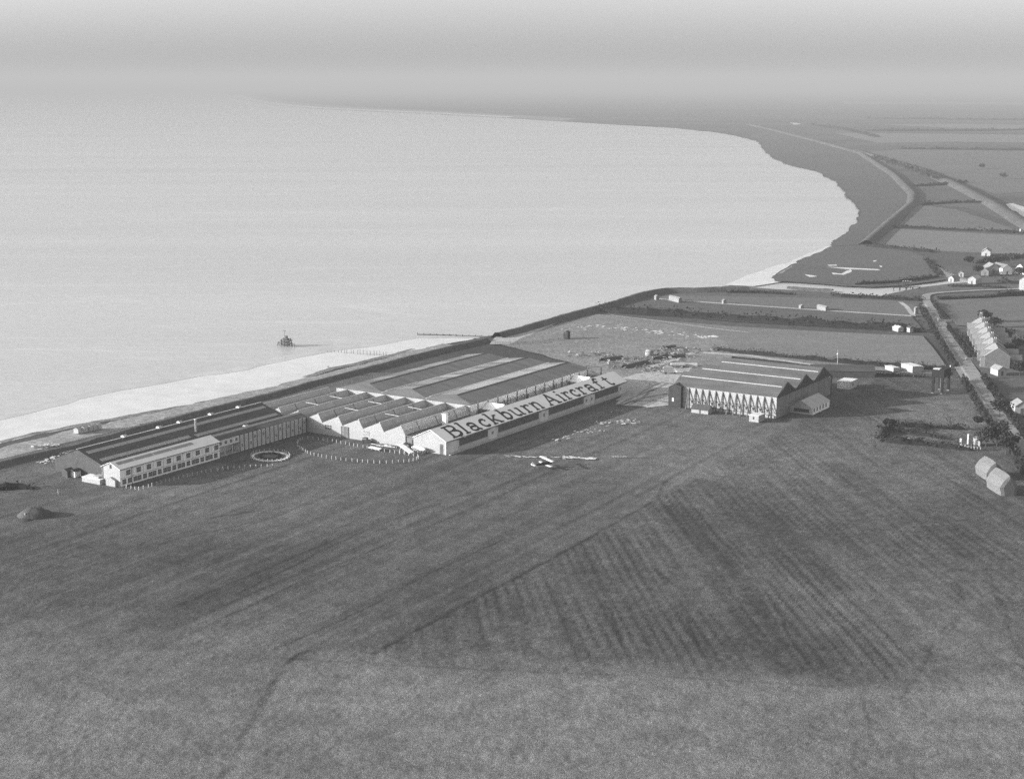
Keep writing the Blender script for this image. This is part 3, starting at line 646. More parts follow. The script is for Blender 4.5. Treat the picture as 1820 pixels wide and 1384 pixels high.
TREES = [(1752, 795, 8.0, 4.0, 'dark round tree at the end of the garden beside the white sheds'), (1772, 792, 9.5, 4.8, 'large dark tree between the garden and the road'), (1788, 806, 8.0, 4.2, 'dark tree overhanging the hedge above the haystacks'),
         (1776, 741, 7.5, 4.0, 'dark tree leaning over the road below the water tower'), (1738, 755, 3.5, 2.0, 'small bush by the road opposite the leaning tree'), (1812, 668, 7.0, 4.0, 'tree in the back gardens right of the near terrace end'),
         (1792, 634, 7.0, 4.0, 'broad tree behind the middle of the terrace'), (1750, 572, 7, 3.6, 'tree standing at the far end of the terrace'), (1768, 582, 6, 3.4, 'tree just behind the far end of the terrace'), (1808, 622, 6, 3.6, 'bushy tree by the right edge behind the terrace'),
         (1755, 474, 7, 4.5, 'tree among the village cottages near the creek'), (1738, 487, 6, 4, 'dark tree beside the quay'), (1800, 466, 7, 5, 'tree behind the village cottages at right'), (1722, 470, 6, 4.5, 'pale scrubby tree by the head of the creek'), (1815, 490, 6, 4, 'tree at the right edge of the village'),
         (1783, 318, 9, 6, 'lone dark tree standing in a far field at right'), (1745, 300, 8, 5, 'small tree left of the lone far tree'), (1580, 765, 4.5, 2.6, 'small rounded tree rising from the left end of the garden hedge')]
for k, (x, y, h, r, lb) in enumerate(TREES): tree(lb, G(x, y), h, r, 40 + k, 'foliage_dark' if k % 3 else 'foliage_mid', 520 if y > 560 else 260, .42 if y > 560 else .8)
for k, (x, y, h, lb) in enumerate([(1688, 762, 7.0, 'thin bare sapling on the garden hedge'), (1780, 770, 8.0, 'bare tree on the roadside above the garden')]):
    tree(lb, G(x, y), h, 2.0, 90 + k, 'bark', 60, .15, .35, 'bare_tree', True)
#PART2
# ------------------------------------------------------------------ buildings (local x runs along U, y along V, origin at the office corner unless said)
def window_kit(w, h, cols, rows, fr=0.06, depth=0.08, m_glass='glass_dark', m_frame='white_paint'):
    """meshes of a window set in a wall that faces local -y: pane, and frame with glazing bars"""
    g = MB().box(-w/2, w/2, -.02, .05, 0, h); f = MB()
    f.box(-w/2-fr, w/2+fr, -depth, 0, -fr, 0); f.box(-w/2-fr, w/2+fr, -depth, 0, h, h+fr)
    f.box(-w/2-fr, -w/2, -depth, 0, 0, h); f.box(w/2, w/2+fr, -depth, 0, 0, h)
    for c in range(1, cols): x = -w/2 + w*c/cols; f.box(x-fr/2, x+fr/2, -depth+.01, -.021, 0, h)
    for r in range(1, rows): z = h*r/rows; f.box(-w/2, w/2, -depth+.012, -.022, z-fr/2, z+fr/2)
    return g.mesh('window', m_glass), f.mesh('frame', m_frame)
def add_window(kit, parent, loc, rz=0.0):
    a = link('window', kit[0], parent, loc, rz); b = link('frame', kit[1], a); return a

# --- office building
off = thing('office_building', 'long two storey white office with rows of windows and pale gabled roof at left', 'building', O)
mb = MB().prism([(0, 0), (0, 5.5), (3.95, 7.15), (7.8, 5.4), (7.8, 0)], 'x', 0, 43.2); part('wall', mb, 'white_shade_tone', off)
mb = MB().prism([(-.02, -.02), (-.02, 5.48), (3.95, 7.13), (7.82, 5.38), (7.82, -.02)], 'x', -.06, -.003); part('gable_wall', mb, 'white_sun_tone', off)  # thin skin in the dimmed sun tone over the brighter shade-toned wall
rs = (7.15 - 5.5) / 3.95
def rp(x, y, lift=0.12): return (x, y, 5.5 + rs * y + lift) if y <= 3.95 else (x, y, 7.15 - (y-3.95)*.4545 + lift)
part('roof', MB().slab(rp(-.4, -.35), rp(43.5, -.35), rp(43.5, 3.95), rp(-.4, 3.95), .1).slab(rp(-.4, 3.96), rp(43.5, 3.96), rp(43.5, 8.1), rp(-.4, 8.1), .1), 'office_roof', off)
for a, b in ((1.2, 8.0), (8.3, 16), (16.3, 24), (24.3, 33.5)):
    part('rooflight', MB().slab(rp(a, 1.75, .2), rp(b, 1.75, .2), rp(b, 3.0, .2), rp(a, 3.0, .2), .07), 'glass_grey', off)
part('gutter', MB().box(-.4, 43.5, -.5, -.36, 5.25, 5.42), 'timber', off)
part('string_course', MB().box(-.02, 43.2, -.07, -.003, 2.42, 2.52), 'timber', off)
ku = window_kit(1.7, 1.55, 4, 2); kl = window_kit(1.5, 1.5, 3, 2)
for k in range(10): add_window(ku, off, (3.3 + k * 4.28, 0, 3.1))
for k in range(20): add_window(kl, off, (1.7 + k * 2.09 + .3 * (k % 3 - 1) * .6, 0, .55))
part('pilaster', MB().box(4.6, 4.8, -.06, -.003, 0, 5.4), 'timber', off)
for k in range(9): part('pilaster', MB().box(5.2 + k*4.28, 5.3 + k*4.28, -.05, -.004, 2.55, 5.3), 'white_paint', off)
wg = link('window', window_kit(.85, 1.25, 2, 3)[0], off, (-.07, 3.9, 5.2), -math.pi/2); 
part('door', MB().box(-.12, -.07, 1.6, 2.5, 0, 2.0), 'door_grey', off)
part('porch', MB().prism([(1.2, 0), (1.2, 1.9), (3.3, 2.75), (5.2, 2.3), (5.2, 0)], 'x', -1.1, -.065), 'white_sun_tone', off)
part('flue', MB().bar((-.3, 7.6, 2.0), (-.3, 7.6, 5.5), .18), 'door_grey', off)
# low white yard wall and coal store beside the office gable
sA = ST(*Q1(625, 935)); sB = ST(*Q1(770, 960))
x0, y0 = sB; x1, y1 = sA
low = thing('lean_to_store', 'low white lean-to store standing against the left gable of the office', 'outbuilding', W(x0, y0))
L_ = math.hypot(x1-x0, y1-y0)
part('wall', MB().box(0, 3.2, 0, L_, 0, 1.5), 'white_sun_tone', low); part('roof', MB().slab((-.15, -.15, 1.56), (3.4, -.15, 1.75), (3.4, L_+.1, 1.75), (-.15, L_+.1, 1.56), .08), 'pale_roof', low)
part('upper_store', MB().box(.6, 3.0, 1.2, 3.6, 1.72, 2.3), 'white_sun_tone', low)
hutw = thing('timber_hut', 'small dark tarred hut beside the grey end wall of the long shed', 'hut', G(*Q1(500, 900)), YAW)
part('wall', MB().box(0, 2.6, -1.2, 1.2, 0, 1.9), 'tarred', hutw); part('roof', MB().prism([(-1.4, 1.9), (0, 2.7), (1.4, 1.9)], 'x', -.2, 2.8), 'dark_board', hutw)
hutw = thing('timber_hut', 'small pale-fronted hut just right of the dark tarred hut', 'hut', G(*Q1(560, 900)), YAW)
part('wall', MB().box(0, 2.4, -1.1, 1.1, 0, 1.8), 'wall_shade_tone', hutw); part('roof', MB().prism([(-1.3, 1.8), (0, 2.5), (1.3, 1.8)], 'x', -.2, 2.6), 'tarred', hutw)

# --- long dark shed behind the office
shed = thing('long_shed', 'long low shed with dark roof and pale rooflight strips behind the office', 'building', W(0, 0))
part('wall', MB().prism([(9.2, 0), (9.2, 3.9), (22, 8.2), (32.5, 4.1), (32.5, 0)], 'x', 3.2, 88.2), 'wall_shade_tone', shed)
part('gable_wall', MB().prism([(9.19, 0), (9.19, 3.88), (22, 8.18), (32.52, 4.08), (32.52, 0)], 'x', 3.1, 3.197), 'tarred', shed)
def sp(x, y, lift=.12): return (x, y, 8.2 - (22 - y) * .336 + lift) if y <= 22 else (x, y, 8.2 - (y - 22) * .39 + lift)
part('roof', MB().slab(sp(2.9, 9.0), sp(88.3, 9.0), sp(88.3, 22), sp(2.9, 22), .1).slab(sp(2.9, 22.01), sp(88.3, 22.01), sp(88.3, 32.9), sp(2.9, 32.9), .1), 'shed_roof', shed)
for y, a, b in ((18.9, 4.5, 87), (13.6, 5, 44), (13.2, 46, 87)):
    n = int((b - a) / 5.5)
    for k in range(n):
        xa = a + (b - a) * k / n; xb = a + (b - a) * (k + .97) / n
        part('rooflight', MB().slab(sp(xa, y-.75, .2), sp(xb, y-.75, .2), sp(xb, y+.75, .2), sp(xa, y+.75, .2), .07), 'rooflight', shed)
part('ridge_cap', MB().box(2.9, 88.3, 21.8, 22.2, 8.24, 8.42), 'asbestos', shed)
for x in (22, 37.5, 47, 62, 76): part('ridge_vent', MB().prism([(-.8, 0), (-.8, .35), (0, .8), (.8, .35), (.8, 0)], 'x', 0, 1.5), 'asbestos', shed, (x, 22, 8.4))
for px, py in (Q2(270, 727), Q2(20, 805)):
    for zz in (5.0,):
        s_, t_ = ST(px, py, 5.9); part('ridge_vent', MB().prism([(-.9, -.5), (-.9, .2), (0, .6), (.9, .2), (.9, -.5)], 'x', -.8, .8), 'white_paint', shed, (s_, t_, sp(0, t_)[2] + .3))
part('chimney', MB().lathe([(.38, 0), (.36, 4.6), (.44, 4.62), (.44, 4.9)], 10), 'white_paint', shed, (48.1, 15.0, 5.6), smooth=True)
# front range of the shed, in line with the office front
fr = thing('front_range', 'panelled workshop range joining the office to the white toothed factory', 'building', W(43.3, 1.0))
FL = 44.9
part('wall', MB().prism([(0, 3.3), (0, 5.6), (8.1, 5.2), (8.1, 3.3)], 'x', 0, 10.6).prism([(0, 0), (0, 5.6), (8.1, 5.2), (8.1, 0)], 'x', 10.61, FL).box(0, 10.6, 4.0, 8.1, 0, 3.29), 'wall_shade_tone', fr)
part('roof', MB().slab((-.1, -.35, 5.72), (FL, -.35, 5.72), (FL, 3.2, 6.9), (-.1, 3.2, 6.9), .1).slab((-.1, 3.22, 6.9), (FL, 3.22, 6.9), (FL, 8.3, 4.9), (-.1, 8.3, 4.9), .1), 'tall_roof', fr)
part('dark_roof_patch', MB().slab((.2, -.3, 5.82), (20.5, -.3, 5.82), (20.5, 1.5, 6.42), (.2, 1.5, 6.42), .08), 'shed_roof', fr)
for k in range(8): part('rooflight', MB().slab((.3 + k*5.55, 2.0, 6.64), (5.7 + k*5.55, 2.0, 6.64), (5.7 + k*5.55, 3.1, 6.99), (.3 + k*5.55, 3.1, 6.99), .08), 'rooflight', fr)
me = MB().box(-.14, .14, -.16, -.003, 0, 5.55).mesh('pilaster', 'timber')
for k in range(17): link('pilaster', me, fr, (10.75 + k * 2.13, 0, 0))
me = MB().box(-.85, .85, -.06, -.004, .3, 5.1).mesh('wall_panel', 'asbestos')
for k in range(16): link('wall_panel', me, fr, (11.82 + k * 2.13, 0, 0))
kp = window_kit(.7, .9, 2, 2, .05)
for k in range(16):
    if k % 3 != 1: add_window(kp, fr, (11.82 + k * 2.13, -.06, 3.4 if k % 2 else 1.5))
ko = window_kit(1.0, 1.0, 2, 2)
for k in range(4): add_window(ko, fr, (1.6 + k * 2.5, 0, 3.9))
for x in (.15, 3.6, 7.1, 10.4): part('porch_post', MB().box(x-.12, x+.12, 0, .24, 0, 3.3), 'white_paint', fr)
part('porch_floor', MB().box(0, 10.6, -.2, 4.0, 0, .12), 'asbestos', fr)
part('downpipe', MB().bar((FL - .3, -.2, 0), (FL - .3, -.2, 5.6), .16), 'dark_metal', fr)

# --- factory with north-light teeth
saw = thing('sawtooth_factory', 'white-walled factory with a row of sawtooth roof ridges', 'factory', W(88.5, 0))
SL = 39.0; PK = [-40.2 + 9.0 * k for k in range(8)]; ZP, ZV, DV = 7.2, 4.15, 1.75
prof = [(-42.0, 0), (-42.0, ZV - .05)]
for k, t in enumerate(PK):
    prof += [(t, ZP)]; 
    prof += [(t + 9.0 - DV, ZV)] if k < len(PK) - 1 else [(t + 6, 5.2), (t + 6, 0)]
part('end_wall', MB().prism([p for p in prof if True], 'x', 0, .35), 'white_sun_tone', saw)
part('side_wall', MB().box(.36, SL, -42.0, -41.7, 0, ZV), 'brick_grey', saw)
part('back_wall', MB().box(.36, SL, PK[-1] + 5.7, PK[-1] + 6, 0, 5.2), 'brick_grey', saw)
part('parapet_wall', MB().box(SL - .3, SL - .02, -42.2, 19.0, 0, 7.35), 'white_sun_tone', saw)
for k, t in enumerate(PK):
    x0 = .36
    part('glazed_slope', MB().slab((x0, t - DV, ZV), (SL - .32, t - DV, ZV), (SL - .32, t, ZP), (x0, t, ZP), .08), 'asbestos', saw)
    def gpn(x, f, o=.05): 
        n_ = Vector((0, -(ZP - ZV), DV)).normalized(); p = Vector((x, t - DV + DV*f, ZV + (ZP-ZV)*f)) + n_ * o; return p
    for j in range(9):
        xa = x0 + .3 + j * 4.2; xb = xa + 4.0
        part('glazing_panel', MB().slab(gpn(xa, .10), gpn(xb, .10), gpn(xb, .46), gpn(xa, .46), .04), 'glass_grey', saw)
    e = t + 9.0 - DV if k < len(PK) - 1 else t + 6.2
    ez = ZV if k < len(PK) - 1 else 5.3
    part('roof_slope', MB().slab((x0, t + .02, ZP), (SL - .32, t + .02, ZP), (SL - .32, e, ez), (x0, e, ez), .1), 'mid_roof', saw)
    part('ridge_cap', MB().box(-.1, SL - .32, t - .12, t + .18, ZP + .02, ZP + .16), 'white_paint', saw)
    part('gutter', MB().box(-.05, SL - .32, t - DV - .55, t - DV - .05, ZV - .02, ZV + .12), 'timber', saw)
    if k % 2 == 1:
        for x in (12.5, 26.0):
            pass
            if k < 7: part('coping', MB().bar((x, t + 1.1, ZP - .22), (x, t + 7.1, ZP + .02), .16), 'asbestos', saw); part('brace', MB().bar((x, t + .6, ZP - .3), (x, t + 9.0 - DV - .2, ZV + .2), .2), 'timber', saw)  # dark bars under the copings are drawn in place of a shadow edge
    else:
        for x in (8.5, 19.5, 31):
            part('rain_pipe', MB().bar(gpn(x, .02, .12), gpn(x, .98, .12), .12), 'timber', saw)
# openings in the toothed front
def front_win(t, w, h, z, m): 
    a = part('window', MB().box(-.04, .02, -w/2, w/2, 0, h), m, saw, (-.03, t, z)); f = MB()
    for c in range(5): y = -w/2 + w*c/4; f.box(-.08, -.041, y-.04, y+.04, -.04, h+.04)
    for r in range(3): z_ = h*r/2; f.box(-.082, -.042, -w/2, w/2, z_-.04, z_+.04)
    b = link('frame', f.mesh('frame', 'white_paint'), a)
front_win(-8.6, 2.9, 1.6, 2.1, 'glass_dark'); front_win(-25.2, 2.7, 1.7, 1.9, 'glass_grey')
dr = part('door', MB().box(-.14, -.02, -17.8, -14.4, 0, 4.0), 'door_grey', saw)
for y in (-17.6, -16.1, -14.6): link('door_rail', MB().box(-.2, -.145, y-.08, y+.08, .05, 3.95).mesh('door_rail', 'timber'), dr)
link('door_rail', MB().box(-.19, -.146, -17.7, -14.5, 1.9, 2.06).mesh('door_rail', 'timber'), dr)

# --- big three-bay shed behind
tall = thing('three_bay_shed', 'broad three-bay shed with hipped grey roofs beyond the sawtooth ridges', 'building', W(127.8, 0))
TL = 88.0; E0, E1 = -41.6, 18.6; ZE, ZR = 7.3, 9.0; HB = 6.3
part('wall', MB().box(0, TL, E0 + .2, E1 - .2, 0, ZE), 'asbestos', tall)
for b in range(3):
    y0 = E0 + 20.07 * b; y1 = y0 + 20.07; yr = (y0 + y1) / 2
    z0a = ZE if b == 0 else ZE + .25; z1a = ZE if b == 2 else ZE + .25
    part('roof_slope', MB().slab((HB*.2, y0, z0a), (TL - .5, y0, z0a), (TL - 1.5, yr, ZR), (HB, yr, ZR), .1), 'tall_roof', tall)
    part('roof_slope', MB().slab((HB*.2, y1, z1a), (TL - .5, y1, z1a), (TL - 1.5, yr + .01, ZR), (HB, yr + .01, ZR), .1), 'tall_roof', tall)
    part('hip_end', MB().face((-.1, y0 - .02, ZE + .03), (HB*.2, y0, z0a + .01), (HB, yr, ZR + .01), (HB*.2, y1, z1a + .01), (-.1, y1 + .02, ZE + .03)), 'tall_roof', tall)
    part('hip_end', MB().face((TL, y0, ZE), (TL - .5, y0, z0a), (TL - 1.5, yr, ZR), (TL - .5, y1, z1a), (TL, y1, ZE)), 'tall_roof', tall)
    part('ridge_cap', MB().box(HB, TL - 1.5, yr - .2, yr + .2, ZR, ZR + .12), 'tarred', tall)
    if b < 2: part('valley_gutter', MB().box(1.0, TL - .3, y1 - .35, y1 + .35, ZE + .27, ZE + .36), 'asbestos', tall); part('gutter_flashing', MB().box(4, 24, y1 + .2, y1 + .55, ZE + .3, ZE + .5), 'white_paint', tall)
    # paler sheets that paint sunlight onto the sea-facing slopes
    rdx = random.Random(b)
    for k in range(14):
        xa = 9 + k * 5.5
        if b == 0 or rdx.random() < .6:
            f0, f1 = .08, .92
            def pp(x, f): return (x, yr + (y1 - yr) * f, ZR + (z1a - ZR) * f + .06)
            part('sunlit_tone_sheet', MB().slab(pp(xa, f0), pp(xa + 5.3, f0), pp(xa + 5.3, f1), pp(xa, f1), .05), 'lit_sheet_pale' if rdx.random() < (.6 if b == 0 else .06) else 'lit_sheet', tall)
part('wall_head', MB().box(0, TL, E0 - .05, E0 + .19, 5.0, ZE - .02), 'pale_roof', tall)
me = MB().bar((0, 0, 0), (0, 0, 8.2), .22).mesh('post', 'timber')
for k in range(13): link('post', me, tall, (5 + k * 6.6, E0 - .25, 0))
rdx = random.Random(5)
for k in range(24):
    x = 6 + k * 3.4 + rdx.uniform(-1, 1)
    if rdx.random() < .7: part('brace', MB().bar((x, E0 - .3, 5.6), (x + rdx.uniform(-1.3, 1.3), E0 - 1.4, 3.2), .22), 'tarred', tall)
    else: part('door', MB().box(x - .6, x + .6, E0 - .12, E0 - .06, 2.6, 5.0), 'dark_board', tall)
gy = thing('door_gantry', 'dark goal-shaped door gantry at the far right end of the three-bay shed', 'gantry', W(127.8 + TL + .6, E0))
part('post', MB().box(-.2, .2, 2.6, 3.0, 0, 7.6), 'dark_metal', gy); part('post', MB().box(-.2, .2, -4.2, -3.8, 0, 7.6), 'dark_metal', gy); part('beam', MB().box(-.2, .2, -4.2, 3.0, 7.61, 8.0), 'dark_metal', gy)

# --- the sign-roofed building
sg = thing('sign_roof_building', 'long low building whose white roof carries giant black lettering', 'building', W(86.6, 0))
YF, YB, YR = -60.0, -46.8, -53.9; ZF, ZBk, ZRg = 4.55, 4.45, 7.9; GL = 124.6
part('wall', MB().prism([(YF, 0), (YF, ZF), (YR, ZRg - .1), (YB, ZBk), (YB, 0)], 'x', .3, GL), 'wall_shade_tone', sg)
part('gable_wall', MB().prism([(YF - .02, 0), (YF - .02, ZF - .02), (YR, ZRg - .12), (YB + .02, ZBk - .02), (YB + .02, 0)], 'x', 0, .297), 'white_sun_tone', sg)  # sun-facing end in the dimmed white, apart from the shade-toned wall
rf = part('roof', MB().slab((-.3, YF - .35, ZF - .07), (GL + .4, YF - .35, ZF - .07), (GL + .4, YR, ZRg + .03), (-.3, YR, ZRg + .03), .12).slab((-.3, YR + .01, ZRg + .03), (GL + .4, YR + .01, ZRg + .03), (GL + .4, YB + .3, ZBk), (-.3, YB + .3, ZBk), .12), 'white_roof', sg)
part('eave_board', MB().box(-.3, GL + .4, YF - .47, YF - .36, ZF - .35, ZF - .08), 'timber', sg)
for a, b in ((7.7, 25.0), (31.6, 58.4), (65.3, 90.8), (99.5, 118.0)):
    n = int((b - a) / 3.2)
    for k in range(n):
        xa = a + (b - a) * k / n; xb = a + (b - a) * (k + 1) / n - .08
        d_ = part('sliding_door', MB().box(xa, xb, YF - .14, YF - .06, 1.55, 3.75), 'dark_board', sg)
    part('door_track', MB().box(a - 1.5, b + 1.5, YF - .2, YF - .06, 3.8, 3.95), 'timber', sg)
    part('sill_wall', MB().box(a - .5, b + .5, YF - .1, YF - .02, .25, 1.5), 'asbestos', sg)
part('corner_post', MB().box(-.08, .35, YF - .1, YF + .35, 0, ZF - .1), 'white_paint', sg)
part('door', MB().box(-.05, -.003, -58.9, -57.6, 0, 3.4), 'dark_board', sg)
part('canopy_rail', MB().box(-.16, -.004, -59.8, -51.5, 3.75, 3.95), 'asbestos', sg)
part('floodlight', MB().lathe([(.15, 0), (.5, .4), (.5, .7)], 8), 'white_paint', sg, (10.0, YF - .7, 4.0))
kd = window_kit(.9, 1.0, 2, 2)
for x in (93, 97, 112, 116, 120, 62, 28): add_window(kd, sg, (x, YF - .01, 1.7))
part('step', MB().box(.5, GL - 2, YF - 1.4, YF - .11, 0, .18), 'asbestos', sg)
# letters: strokes on the front slope. coordinates in metres along the roof (x) and up the slope (y)
sv = Vector((0, YR - (YF - .35), ZRg + .03 - (ZF - .07))); SLN = sv.length; sv.normalize(); nrm = Vector((0, -sv.z, sv.y))
BASE = Vector((0, YF - .35, ZF - .07))
def arc(cx, cy, rx, ry, a0, a1, n=14): return [(cx + rx*math.cos(R(a0 + (a1-a0)*k/n)), cy + ry*math.sin(R(a0 + (a1-a0)*k/n))) for k in range(n + 1)]
TK, TN = 1.18, .70      # thick and thin strokes
def glyph(ch):
    """list of (polyline, width) in a box: cap height 6.2, x height 4.4, baseline 0; second value is the advance width"""
    C, X = 6.1, 4.35
    if ch == 'B': return [([(1.2, 0), (1.2, C)], TK), ([(0, .22), (3.6, .22)], TN), ([(0, C-.22), (3.4, C-.22)], TN), (arc(3.3, C-1.55, 1.75, 1.33, 90, -90), TK*.9), ([(1.2, C-2.9), (3.4, C-2.9)], TN), (arc(3.5, 1.72, 2.1, 1.5, 90, -90), TK)], 6.3
    if ch == 'l': return [([(1.25, 0), (1.25, C+.1)], TK), ([(.1, .2), (2.4, .2)], TN), ([(.1, C-.1), (1.3, C-.1)], TN)], 2.5
    if ch == 'a': return [(arc(2.0, X-1.3, 1.5, 1.1, 170, 0)+[(3.5, .9)] + arc(4.1, .75, .6, .55, 180, 330, 5), TK*.9), (arc(1.9, 1.3, 1.5, 1.1, 40, 320), TK*.8), ([(3.4, 2.5), (2.6, 2.3), (2.0, 2.38)], TN), ([(.5, X-1.5), (.9, X-1.0)], TK)], 4.7
    if ch == 'c': return [(arc(2.3, X/2, 1.85, X/2-.3, 55, 318, 18), TK*.9), ([(3.2, X-.9), (3.5, X-1.45)], TK)], 4.3
    if ch == 'k': return [([(1.2, 0), (1.2, C+.1)], TK), ([(.1, .2), (2.4, .2)], TN), ([(.1, C-.1), (1.3, C-.1)], TN), ([(1.3, 1.6), (4.3, X-.2)], TN+.05), ([(2.3, 2.5), (4.7, .2)], TK), ([(3.3, X-.2), (5.2, X-.2)], TN), ([(3.7, .2), (5.7, .2)], TN)], 5.8
    if ch == 'b': return [([(1.1, .1), (1.1, C+.1)], TK), ([(0, C-.1), (1.2, C-.1)], TN), (arc(2.7, X/2, 1.75, X/2-.3, 150, -150, 18), TK*.9)], 5.0
    if ch == 'u': return [([(1.2, X-.1)] + [(1.2, 1.7)] + arc(2.6, 1.6, 1.4, 1.3, 180, 320, 8), TK*.85), ([(4.5, X-.1), (4.5, 0)], TK), ([(.1, X-.2), (1.3, X-.2)], TN), ([(3.4, X-.2), (4.6, X-.2)], TN), ([(4.5, .2), (5.6, .2)], TN)], 5.8
    if ch == 'r': return [([(1.2, 0), (1.2, X-.1)], TK), ([(.1, .2), (2.5, .2)], TN), ([(.1, X-.2), (1.3, X-.2)], TN), (arc(2.75, X-1.4, 1.3, 1.1, 175, 50, 8), TN+.15), ([(3.5, X-.45), (3.75, X-1.1)], TK)], 4.4
    if ch == 'n': return [([(1.2, 0), (1.2, X-.1)], TK), ([(.1, .2), (2.2, .2)], TN), ([(.1, X-.2), (1.3, X-.2)], TN), (arc(2.9, X-1.7, 1.55, 1.4, 170, 0, 10) + [(4.45, .1)], TK*.85), ([(3.4, .2), (5.5, .2)], TN)], 5.8
    if ch == 'A': return [([(1.2, .2), (4.3, C)], TN+.12), ([(4.1, C), (7.4, .2)], TK+.15), ([(2.1, 2.2), (6.2, 2.2)], TN), ([(0, .2), (2.6, .2)], TN), ([(5.9, .2), (8.9, .2)], TN), ([(3.5, C-.05), (4.6, C-.05)], TN)], 9.2
    if ch == 'i': return [([(1.2, 0), (1.2, X-.1)], TK), ([(.1, .2), (2.4, .2)], TN), ([(.1, X-.2), (1.3, X-.2)], TN), ([(1.15, C-.75), (1.15, C+.15)], TK+.1)], 2.6
    if ch == 'f': return [([(1.5, 0), (1.5, C-1.5)] + arc(2.7, C-1.45, 1.2, 1.3, 180, 60, 8), TK*.9), ([(.2, .2), (2.8, .2)], TN), ([(.2, X-.2), (3.0, X-.2)], TN), ([(3.3, C-.35), (3.4, C-.9)], TK)], 3.9
    if ch == 't': return [([(1.4, X+1.3), (1.4, 1.2)] + arc(2.5, 1.2, 1.1, 1.0, 180, 330, 8), TK*.9), ([(.1, X-.2), (3.1, X-.2)], TN)], 3.8
def letter(ch, x0, wd, y0=.55):
    st, adv = glyph(ch); kx = wd / adv; mb = MB()
    for j, (pl, w_) in enumerate(st):
        lift = .03 + .004 * j; L = []
        P = [(x0 + p[0] * kx, y0 + p[1]) for p in pl]
        for i, p in enumerate(P):
            a = P[max(i-1, 0)]; b = P[min(i+1, len(P)-1)]; d = Vector((b[0]-a[0], b[1]-a[1])).normalized(); q = Vector((-d.y, d.x)) * w_/2
            L.append(((p[0]+q.x, p[1]+q.y), (p[0]-q.x, p[1]-q.y)))
        def P3(c, h): return BASE + Vector((c[0], 0, 0)) + sv * c[1] + nrm * h
        for (a, b), (c, d) in zip(L, L[1:]): mb.face(P3(a, lift), P3(b, lift), P3(d, lift), P3(c, lift))
        for k in (0, 1):
            for a, b in zip(L, L[1:]): mb.face(P3(a[k], .005), P3(a[k], lift), P3(b[k], lift), P3(b[k], .005))
    o = part('letter', mb, 'letter_black', rf)
OFS = 86.6
for ch, s0, wd in (('B', 91.3, 7.0), ('l', 99.0, 2.9), ('a', 103.4, 5.4), ('c', 110.3, 4.8), ('k', 116.0, 6.6), ('b', 124.1, 5.4), ('u', 130.3, 6.9), ('r', 138.3, 5.2), ('n', 144.0, 6.0),
                   ('A', 153.4, 8.8), ('i', 163.0, 2.9), ('r', 166.6, 5.0), ('c', 172.0, 4.8), ('r', 177.4, 5.2), ('a', 183.6, 5.6), ('f', 190.7, 5.2), ('t', 198.2, 4.9)): letter(ch, s0 - OFS, wd)
# links between the sign building and the three-bay shed
for (px, py, lb) in ((*Q3(905, 545), 'small white gabled link roof at the middle of the lettered roof'), (*Q3(1490, 352), 'small white gabled link roof near the far end of the lettered roof')):
    s_, t_ = ST(px, py, 6.6)
    lk = thing('link_block', lb, 'outbuilding', W(s_, -46.7))
    part('wall', MB().prism([(-3.2, 0), (-3.2, 4.6), (0, 6.4), (3.2, 4.6), (3.2, 0)], 'y', .2, 4.8), 'lit_sheet', lk)
    part('roof', MB().slab((-3.5, -2.5, 4.75), (0, -2.5, 6.65), (0, 4.9, 6.65), (-3.5, 4.9, 4.75), .1).slab((3.5, -2.5, 4.75), (.01, -2.5, 6.65), (.01, 4.9, 6.65), (3.5, 4.9, 4.75), .1), 'white_roof', lk)
ch = thing('chimney_stack', 'square white chimney standing between the sawtooth roof and the lettered roof', 'chimney', W(107.3, -45.2))
part('shaft', MB().box(-.75, .75, -.75, .75, 0, 8.3), 'white_paint', ch); part('cap', MB().box(-.95, .95, -.95, .95, 8.31, 8.6), 'asbestos', ch); part('flue_pot', MB().lathe([(.35, 0), (.3, .7)], 8), 'dark_metal', ch, (.9, -.9, 8.0))
ann = thing('passage_block', 'narrow grey passage block between the last tooth and the lettered building', 'outbuilding', W(88.8, 0))
part('wall', MB().box(0, 38, -46.6, -42.3, 0, 3.4), 'brick_grey', ann); part('roof', MB().slab((-.2, -46.7, 3.5), (38, -46.7, 3.5), (38, -42.2, 3.9), (-.2, -42.2, 3.9), .1), 'mid_roof', ann)
part('door', MB().box(-.08, -.003, -46.2, -44.6, 0, 2.9), 'dark_gable', ann)

